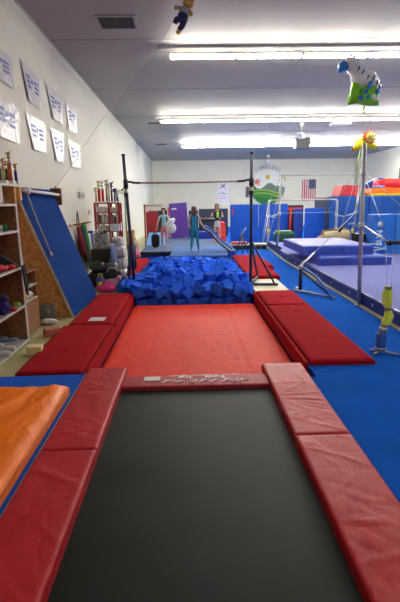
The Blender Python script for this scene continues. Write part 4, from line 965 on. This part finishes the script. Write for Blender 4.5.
for x_, y_, z_, r_, m_, lb in [(-1.4, 9.6, .07, (.1, .08, .06), CW, 'crumpled white cloth on the floor beside the wrapped bundles'), (-1.34, 9.35, .06, (.07, .06, .05), mat('pale pink cloth', (222, 170, 186), .8), 'pale pink cloth on the floor by the left bar post'),
                               (-1.75, 9.0, .08, (.09, .07, .07), mat('navy cloth', (50, 60, 110), .8), 'navy cloth on the floor between the duffel and the magenta bag'), (-1.36, 8.85, .25, (.05, .05, .05), mat('white pink pattern', (214, 170, 190)), 'small patterned pouch on top of the black patterned bag')]:
    cloth('floor_cloth', lb, 'cloth', (x_, y_, z_), r_, m_, int(-x_*100))
t = thing('pink_roll', 'pink foam roll lying beside the far left red mat', 'foam roll', (-1.62, 13.8, 0)); b = MB(); b.tube([(-1.8, 14.0, .33), (-1.66, 13.85, .3), (-1.56, 13.75, .2), (-1.52, 13.72, .12)], .1, 14); b.build('roll_body', mat('pink vinyl', (228, 104, 158), .6), t); MB().box(-1.85, -1.5, 13.85, 14.1, .009, .2, .02).build('support_cushion', mat('grey cushion', (110, 100, 104), .8), t)
t = thing('patterned_bag', 'flowery patterned bag leaning beside the pink roll', 'bag', (-1.62, 14.25, 0)); b = MB(); random.seed(3); b.ell((-1.66, 14.35, .3), (.13, .1, .28), noise=.06, seg=16); b.build('bag_body', mat('flowery cloth', (206, 186, 150), .8, var=.5, vscale=22), t); MB().tube([(-1.72, 14.3, .55), (-1.68, 14.28, .7), (-1.62, 14.3, .56)], .012, 6).build('handle', CB, t)
t = thing('beige_sheet', 'tall pale board leaning on the left wall beyond the door', 'board', (WX+.1, 13.5, 0)); MB().prism([(WX+.02, 12.7, 1.45), (WX+.05, 12.7, 1.45), (WX+.25, 12.7, .01), (WX+.2, 12.7, .01)], (0, .6, 0)).build('sheet', mat('pale board', (198, 194, 156), .7), t); MB().box(WX+.02, WX+.06, 12.7, 13.3, 1.45, 1.47).build('top_edge', DWOOD, t)

# small wooden step between posts (spotting stand with cables near pit)
t = thing('spotting_stand', 'small dark metal stand on the floor beside the flat red mats', 'stand', (1.75, 14.9, 0))
p = MB(); p.tube([(1.6, 15.3, .02), (1.72, 15.2, .6)], .02, 8); p.tube([(1.95, 15.2, .02), (1.74, 15.2, .6)], .02, 8); p.tube([(1.74, 14.9, .02), (1.73, 15.2, .6)], .02, 8); p.build('legs', DSTEEL, t)
p = MB(); p.tube([(1.7, 15.2, .58), (1.88, 15.15, .82)], .025, 8); p.build('head', STEEL, t)

# ================= BALLOONS, TOY AND STRING =================
def outline_balloon(name, label, pts, y, th, m, parent_loc):
    t = thing(name, label, 'balloon', parent_loc)
    return t
def puffed(poly, y, th, m, name, parent, inset=.5):
    """pillow made from an outline: rim at y, both faces bulging"""
    bm_ = MB(); bm = bm_.bm
    cx = sum(p[0] for p in poly)/len(poly); cz_ = sum(p[1] for p in poly)/len(poly)
    K = 5; rings = {}
    for side in (-1, 1):
        prev = None
        for k in range(K+1):
            s_ = 1-k/K*.92; h = th*math.sqrt(max(0, 1-(s_)**2))
            if k == 0: 
                if side == -1: base = [bm.verts.new((x, y, z)) for x, z in poly]
                ring = base
            else: ring = [bm.verts.new((cx+(x-cx)*s_, y+side*h, cz_+(z-cz_)*s_)) for x, z in poly]
            if prev:
                n = len(poly)
                for i in range(n): bm.faces.new((prev[i], prev[(i+1) % n], ring[(i+1) % n], ring[i])).smooth = True
            prev = ring
        bm.faces.new(prev)
    return bm_.build(name, m, parent)
FOILW = mat('white foil', (234, 238, 240), .3, 0, var=.04, wrinkle=.25); FOILB = mat('blue foil', (40, 130, 214), .25, 0); FOILG = mat('green foil', (130, 214, 40), .25, 0); FOILD = mat('slate stripe foil', (44, 90, 140), .25, .3)
ZY = 8.0
def zp(px, py):  # balloon outline drafted on a 50 x 60 grid
    return (2.45+(px-2)*.0173, 3.72-(py-20)*.0173)
t = thing('zebra_balloon', 'white and green zebra shaped foil balloon floating near the ceiling', 'balloon', (2.9, ZY, 3.2))
puffed([zp(*p) for p in [(9, 11), (15, 9), (19, 10), (25, 17), (33, 21), (39, 23), (43, 29), (43, 40), (40, 44), (36, 42), (30, 40), (25, 40), (19, 42), (16, 36), (15, 28), (14, 22), (11, 20)]], ZY, .16, FOILW, 'body', t)
puffed([zp(*p) for p in [(2, 20), (3, 15), (7, 12), (11, 14), (13, 19), (10, 22), (4, 23)]], ZY-.02, .1, FOILB, 'muzzle', t)
puffed([zp(*p) for p in [(16, 31), (24, 32), (24, 44), (20, 50), (13, 52), (12, 50)]], ZY-.06, .12, FOILG, 'front_leg', t)
puffed([zp(*p) for p in [(24, 38), (27, 34), (33, 33), (38, 36), (41, 44), (42, 53), (30, 53), (20, 51), (13, 52), (20, 45)]], ZY-.1, .14, FOILG, 'grass_base', t)
b = MB()
for (x, z) in [(22, 17), (26, 20), (31, 24), (36, 26), (40, 30), (42, 34)]:
    a = zp(x-3.4, z+6.5); c = zp(x-.6, z+1.2)
    b.tube([(a[0], ZY-.165, a[1]), ((a[0]+c[0])/2, ZY-.15, (a[1]+c[1])/2), (c[0], ZY-.1, c[1])], .006, 6, r2=.024)
b.build('stripes', FOILD, t)
b = MB()
for i, (x, z) in enumerate([(26, 42), (29, 38), (33, 46), (37, 42), (22, 47), (36, 48), (30, 35), (28, 46)]):
    p_ = zp(x, z); b.ell((p_[0], ZY-.215, p_[1]), (.04, .03, .04), mi=i % 3 == 2, seg=10)
b.build('spots', [FOILB, FOILW], t)
b = MB()
for (x, z) in [(12, 10), (15, 8.4), (18, 9), (21, 12)]:
    p_ = zp(x, z); b.ell((p_[0], ZY, p_[1]), (.022, .03, .03), seg=8)
b.build('mane', FOILD, t)
b = MB(); p0 = zp(29, 53); b.tube([(p0[0], ZY-.05, p0[1]+.01), (p0[0]-.02, ZY-.05, p0[1]-.06), (p0[0]+.01, ZY-.05, p0[1]-.1)], .012, 6); b.build('tail_ribbon', FOILG, t)
b = MB(); b.tube([(p0[0]-.01, ZY-.05, p0[1]-.08), (p0[0]-.01, ZY-.2, 2.65)], .0018, 4); b.build('string', ROPE, t)
# lion balloon
LY = 9.5
def lp(px, py): px -= 2; return (3.76-.44+(px-352)*.0211, 2.86-(py-141)*.0211-.0)
t = thing('lion_balloon', 'yellow lion shaped foil balloon with orange mane above the single post', 'balloon', (3.5, LY, 2.8))
FY_ = mat('yellow foil', (240, 230, 30), .3, 0); FO = mat('orange foil', (236, 120, 34), .3, 0)
puffed([lp(*p) for p in [(353, 152), (354, 147), (357, 142), (363, 140), (367, 142), (371, 145), (376, 147), (377, 150), (374, 152), (366, 151), (360, 151), (355, 153)]], LY, .12, FY_, 'body', t)
hx, hz = lp(366.5, 141.5); pts = []
for i in range(28):
    a = 2*pi*i/28; r_ = .155 if i % 2 else .115; pts.append((hx+r_*cos(a), hz+r_*sin(a)))
puffed(pts, LY-.08, .06, FO, 'mane', t)
b = MB(); b.ell((hx, LY-.14, hz), (.085, .045, .085)); b.build('face', mat('pale yellow foil', (240, 220, 110), .3, .2), t)
b = MB(); b.ell((hx-.03, LY-.185, hz+.02), (.01, .008, .014), seg=8); b.ell((hx+.03, LY-.185, hz+.02), (.01, .008, .014), seg=8); b.ell((hx, LY-.19, hz-.015), (.014, .008, .01), seg=8); b.build('eyes_and_nose', BLACKM, t)
b = MB(); p_ = lp(353, 151); b.ell((p_[0], LY, p_[1]-.01), (.03, .025, .03)); p_ = lp(376, 150); b.ell((p_[0], LY, p_[1]), (.03, .025, .025)); b.build('paws', FO, t)
b = MB(); p_ = lp(362, 152); b.tube([(p_[0], LY, p_[1]), (2.6, 7.2, 2.1), (2.58, 7.2, 1.7)], .002, 4); b.tube([(p_[0]-.04, LY, p_[1]), (2.6, 7.25, 2.2), (2.57, 7.2, 1.9)], .008, 5); b.build('ribbon', mat('lime ribbon', (196, 222, 60), .5), t)
# teddy bear hung by a string
by, bx, bz = 5.5, -.06, 3.58
t = thing('teddy_bear', 'tan teddy bear in dark overalls hanging from the ceiling', 'toy', (bx, by, 3.4))
TED = mat('tan plush', (176, 132, 62), .95, var=.15, vscale=40, bump=.6, bscale=120); OV = mat('navy overalls', (34, 36, 82), .85); SH = mat('checked shirt', (130, 134, 140), .85, var=.3, vscale=40)
MB().ell((bx+.03, by, bz+.2), (.075, .07, .07)).build('head', TED, t)
b = MB(); b.ell((bx-.03, by, bz+.26), (.024, .015, .024)); b.ell((bx+.085, by, bz+.25), (.024, .015, .024)); b.build('ears', TED, t)
b = MB(); b.ell((bx+.03, by-.06, bz+.185), (.032, .03, .025)); b.build('muzzle', mat('light plush', (200, 164, 100), .95), t)
b = MB(); b.ell((bx+.01, by-.06, bz+.225), (.007, .006, .007), seg=8); b.ell((bx+.055, by-.06, bz+.225), (.007, .006, .007), seg=8); b.ell((bx+.03, by-.09, bz+.195), (.009, .007, .007), seg=8); b.build('eyes', BLACKM, t)
MB().ell((bx, by, bz+.09), (.07, .06, .07)).build('shirt_torso', SH, t)
MB().ell((bx-.01, by, bz+.03), (.075, .065, .07)).build('overalls', OV, t)
for s_, tip in ((-1, (bx-.12, by-.02, bz+.11)), (1, (bx+.09, by-.03, bz+.07))):
    b = MB(); b.tube([(bx+s_*.04, by, bz+.12), tip], .03, 8, r2=.026); b.build('arm', SH, t); b = MB(); b.ell(tip, (.03, .028, .03)); b.build('paw', TED, t)
for q in ([(bx-.03, by, bz+.0), (bx-.09, by-.02, bz-.04), (bx-.1, by-.02, bz-.08)], [(bx+.02, by, bz), (bx+.0, by-.02, bz-.1), (bx-.03, by-.02, bz-.15)]):
    b = MB(); b.tube(q, .045, 10, r2=.034); b.build('trouser_leg', OV, t)
b = MB(); b.ell((bx-.035, by-.02, bz-.18), (.032, .04, .03)); b.build('foot', TED, t)
MB().tube([(bx+.02, by, bz+.25), (bx-.2, by, 4.6)], .003, 5).build('hanging_string', ROPE, t)
t.scale = (.8, .8, .8); t.location.z += .055; t.location.x += .02; t.rotation_euler = (0, R(12), 0)
t = thing('pull_string', 'long pale string running from the ceiling bear down to the left wall', 'string', (-2.3, 8.4, 1.95))
MB().tube([(-.12, 5.5, 3.55), (-.75, 6.35, 3.13), (-1.4, 7.2, 2.66), (-2.33, 8.46, 1.96)], .003, 5).build('line', mat('pale string', (238, 236, 228), .8), t)
MB().box(WX, WX+.03, 8.44, 8.48, 1.94, 1.98).build('wall_hook', STEEL, t)

# ================= PEOPLE =================
SKIN = mat('skin', (206, 158, 132), .6, var=.03)
def person(name, label, loc, H, J, regions, mats, hair, rotz=0):
    """J: joints (metres for a 1.0 tall figure), grown into one skinned surface."""
    root = thing(name, label, 'person', loc)
    verts = []; edges = []; rad = []; idx = {}
    def add(k, p, r, par=None):
        idx[k] = len(verts); verts.append(Vector(p)*H); rad.append((r if isinstance(r, tuple) else (r, r)))
        if par is not None: edges.append((idx[par], idx[k]))
    for row in J: add(*row)
    # hands: palm plus four fingers and a thumb
    for s in ('l', 'r'):
        w_ = verts[idx['wr_'+s]]/H; e = verts[idx['el_'+s]]/H; d = (w_-e).normalized(); sd = d.cross(Vector((0, 1, .2))).normalized(); nn = sd.cross(d)
        add('palm_'+s, w_+d*.035, (.016, .011), 'wr_'+s)
        for k in range(4):
            ln = (.026, .031, .029, .022)[k]; o_ = sd*((k-1.5)*.009)
            add('f%d_%s' % (k, s), w_+d*.05+o_, .0048, 'palm_'+s); add('g%d_%s' % (k, s), w_+d*(.05+ln)+o_*1.15+nn*.008, .004, 'f%d_%s' % (k, s))
        add('t_'+s, w_+d*.03+sd*.022, .0055, 'palm_'+s); add('u_'+s, w_+d*.052+sd*.03+nn*.004, .0045, 't_'+s)
    me = bpy.data.meshes.new('body'); me.from_pydata([tuple(v) for v in verts], edges, []); me.update()
    o = bpy.data.objects.new('body', me); COL.objects.link(o)
    sk = o.modifiers.new('skin', 'SKIN'); sk.use_smooth_shade = True; sk.branch_smoothing = .6
    for i, v in enumerate(me.skin_vertices[0].data):
        v.radius = (rad[i][0]*H, rad[i][1]*H); v.use_root = (i == 0)
    su = o.modifiers.new('sub', 'SUBSURF'); su.levels = 2; su.render_levels = 2
    bpy.context.view_layer.update()
    dg = bpy.context.evaluated_depsgraph_get(); m2 = bpy.data.meshes.new_from_object(o.evaluated_get(dg))
    bpy.data.objects.remove(o)
    m2.materials.clear()
    for m in mats: m2.materials.append(m)
    for p in m2.polygons: p.use_smooth = True; p.material_index = regions(p.center/H)
    # face shaping
    hd = verts[idx['head']]
    o = bpy.data.objects.new('body', m2); COL.objects.link(o); o.parent = root
    hair(root, hd, H)
    f_ = MB(); fc = Vector(loc)+hd
    for s_ in (-1, 1): f_.ell(fc+Vector((s_*.017*H, -.049*H, .006*H)), (.006*H, .004*H, .0045*H), seg=8)
    f_.build('eyes', mat('eye dark', (40, 30, 28), .3), root)
    f_ = MB(); f_.tube([fc+Vector((0, -.050*H, .004*H)), fc+Vector((0, -.060*H, -.012*H))], .003*H, 6, r2=.007*H); f_.build('nose', SKIN, root)
    f_ = MB(); f_.ell(fc+Vector((0, -.047*H, -.028*H)), (.013*H, .005*H, .0035*H), seg=8); f_.build('mouth', mat('lips', (176, 96, 92), .5), root)
    f_ = MB()
    for s_ in (-1, 1): f_.ell(fc+Vector((s_*.047*H, .0, -.003*H)), (.006*H, .011*H, .017*H), seg=8)
    f_.build('ears', SKIN, root)
    root.rotation_euler = (0, 0, rotz)
    return root
def base_joints(el_l, wr_l, el_r, wr_r, kn=((-.055, 0, .28), (.055, 0, .28)), an=((-.06, 0, .045), (.06, 0, .045)), legr=.034):
    sh = .79
    J = [('pelvis', (0, 0, .52), (.075, .055)), ('waist', (0, 0, .62), (.062, .047), 'pelvis'), ('chest', (0, 0, .73), (.075, .052), 'waist'), ('neck0', (0, .005, .815), (.035, .032), 'chest'),
         ('neck', (0, 0, .86), (.024, .024), 'neck0'), ('head0', (0, -.005, .895), (.042, .046), 'neck'), ('head', (0, -.005, .93), (.047, .054), 'head0'), ('crown', (0, 0, .972), (.036, .042), 'head')]
    for s, x, el, wr, k, a in (('l', -1, el_l, wr_l, kn[0], an[0]), ('r', 1, el_r, wr_r, kn[1], an[1])):
        J += [('sh_'+s, (x*.098, 0, sh), .029, 'neck0'), ('el_'+s, el, .021, 'sh_'+s), ('wr_'+s, wr, .0145, 'el_'+s)]
        J += [('hip_'+s, (x*.05, 0, .47), (.048, .05), 'pelvis'), ('th_'+s, ((x*.05+k[0])/2, (k[1])/2, .38), legr*1.25, 'hip_'+s), ('kn_'+s, k, legr*.85, 'th_'+s), ('cf_'+s, (k[0]*.5+a[0]*.5, k[1]*.5+a[1]*.5+.006, .19), legr*.85, 'kn_'+s), ('an_'+s, a, .019, 'cf_'+s), ('he_'+s, (a[0], a[1]-.01, .02), (.02, .018), 'an_'+s), ('toe_'+s, (a[0]*1.15, a[1]-.085, .014), (.02, .012), 'he_'+s)]
    return J
def long_hair(m, ln=.13, back=1):
    def fn(root, hd, H):
        base = Vector(root.location)+hd; b = MB()
        b.ell(base+Vector((0, .014*H, .018*H)), (.062*H, .062*H, .06*H), seg=18)
        b.ell(base+Vector((0, .042*H, -ln*.45*H)), (.06*H, .03*H, ln*.62*H), seg=16, noise=.04)
        for s_ in (-1, 1): b.ell(base+Vector((s_*.045*H, .012*H, -ln*.35*H)), (.016*H, .026*H, ln*.5*H), seg=12, noise=.04)
        # carve the face side clear
        for v in b.bm.verts:
            if v.co.y < base.y-.028*H and v.co.z < base.z+.036*H and abs(v.co.x-base.x) < .04*H: v.co.y = base.y-.022*H
        b.build('hair', m, root)
    return fn
# 1 teenager in light blue top holding a white pillow
def reg1(c):
    if c.z > .835: return 0
    if c.z > .76 and abs(c.x) > .135: return 0
    if c.z > .56 and abs(c.x) < .14 and not (abs(c.x) > .10 and c.z < .74): return 1
    if c.z > .14 and abs(c.x) < .11 and c.z < .56: return 2
    return 0
LT = mat('pale blue shirt', (150, 202, 216), .85); PK = mat('dusty pink trousers', (206, 124, 128), .85)
person('person', 'person in light blue top and pink trousers holding a white pillow', (-.82, 15.6, .205), 1.3,
       base_joints((-.155, .0, .64), (-.19, -.02, .5), (.15, -.03, .66), (.1, -.15, .63), legr=.04), reg1, [SKIN, LT, PK], long_hair(mat('black hair', (44, 32, 30), .6), .12))
t = thing('white_pillow', 'big white pillow held by the girl in pink trousers', 'pillow', (-.62, 15.35, .9))
random.seed(4); b = MB(); b.ell((-.6, 15.4, 1.03), (.1, .08, .2), seg=18, rot=Matrix.Rotation(R(50), 3, 'Y').to_euler(), noise=.05); b.build('upper_half', mat('pillow white', (226, 224, 226), .8, wrinkle=.6), t)
b = MB(); b.ell((-.56, 15.4, .84), (.15, .1, .17), seg=18, noise=.05); b.build('lower_half', mat('pillow white', (226, 224, 226)), t)
bag('black_school_bag', 'black backpack standing on the platform beside the girl with the pillow', (-1.12, 15.6, .43), (.14, .12, .22), CB, 11, boxy=True)
# 2 girl in turquoise, seen from behind
def reg2(c):
    if c.z > .81: return 0
    if abs(c.x) > .085 and c.z > .5: return 0
    if c.z > .05: return 1
    return 0
TQ = mat('turquoise cloth', (14, 128, 164), .8, var=.15, vscale=14)
person('person', 'person in turquoise jumpsuit seen from behind at the foam heap', (.17, 13.55, .255), 1.3,
       base_joints((-.13, -.06, .65), (-.2, -.14, .53), (.13, -.02, .65), (.11, -.12, .55), kn=((-.06, -.01, .28), (.055, 0, .28)), an=((-.09, 0, .045), (.07, .02, .045)), legr=.044), reg2, [SKIN, TQ], long_hair(mat('brown hair', (92, 60, 44), .6, var=.2, vscale=20), .13), rotz=R(172))
# 3 girl in dark vest and white shorts
def reg3(c):
    if c.z > .82: return 0
    if c.z > .57 and abs(c.x) < .105: return 1
    if c.z > .43 and abs(c.x) < .12 and c.z < .575: return 2
    return 0
person('person', 'person in dark vest and white shorts holding a green bottle', (.98, 15.9, .255), 1.36,
       base_joints((-.15, -.02, .68), (-.05, -.13, .73), (.15, -.02, .68), (.06, -.13, .72), legr=.036), reg3, [SKIN, mat('charcoal vest', (46, 52, 62), .85), mat('white shorts', (214, 206, 212), .85)], long_hair(mat('light brown hair', (142, 102, 72), .6, var=.2, vscale=20), .16))
t = thing('green_bottle', 'bright yellow green bottle held by the girl in white shorts', 'bottle', (.98, 15.68, 1.15))
MB().tube([(.985, 15.68, 1.15), (.985, 15.68, 1.33)], .04, 12).build('bottle_body', mat('acid green', (170, 230, 40), .4), t); MB().tube([(.985, 15.68, 1.33), (.985, 15.68, 1.37)], .022, 10).build('cap', mat('cap green', (60, 140, 40), .4), t)
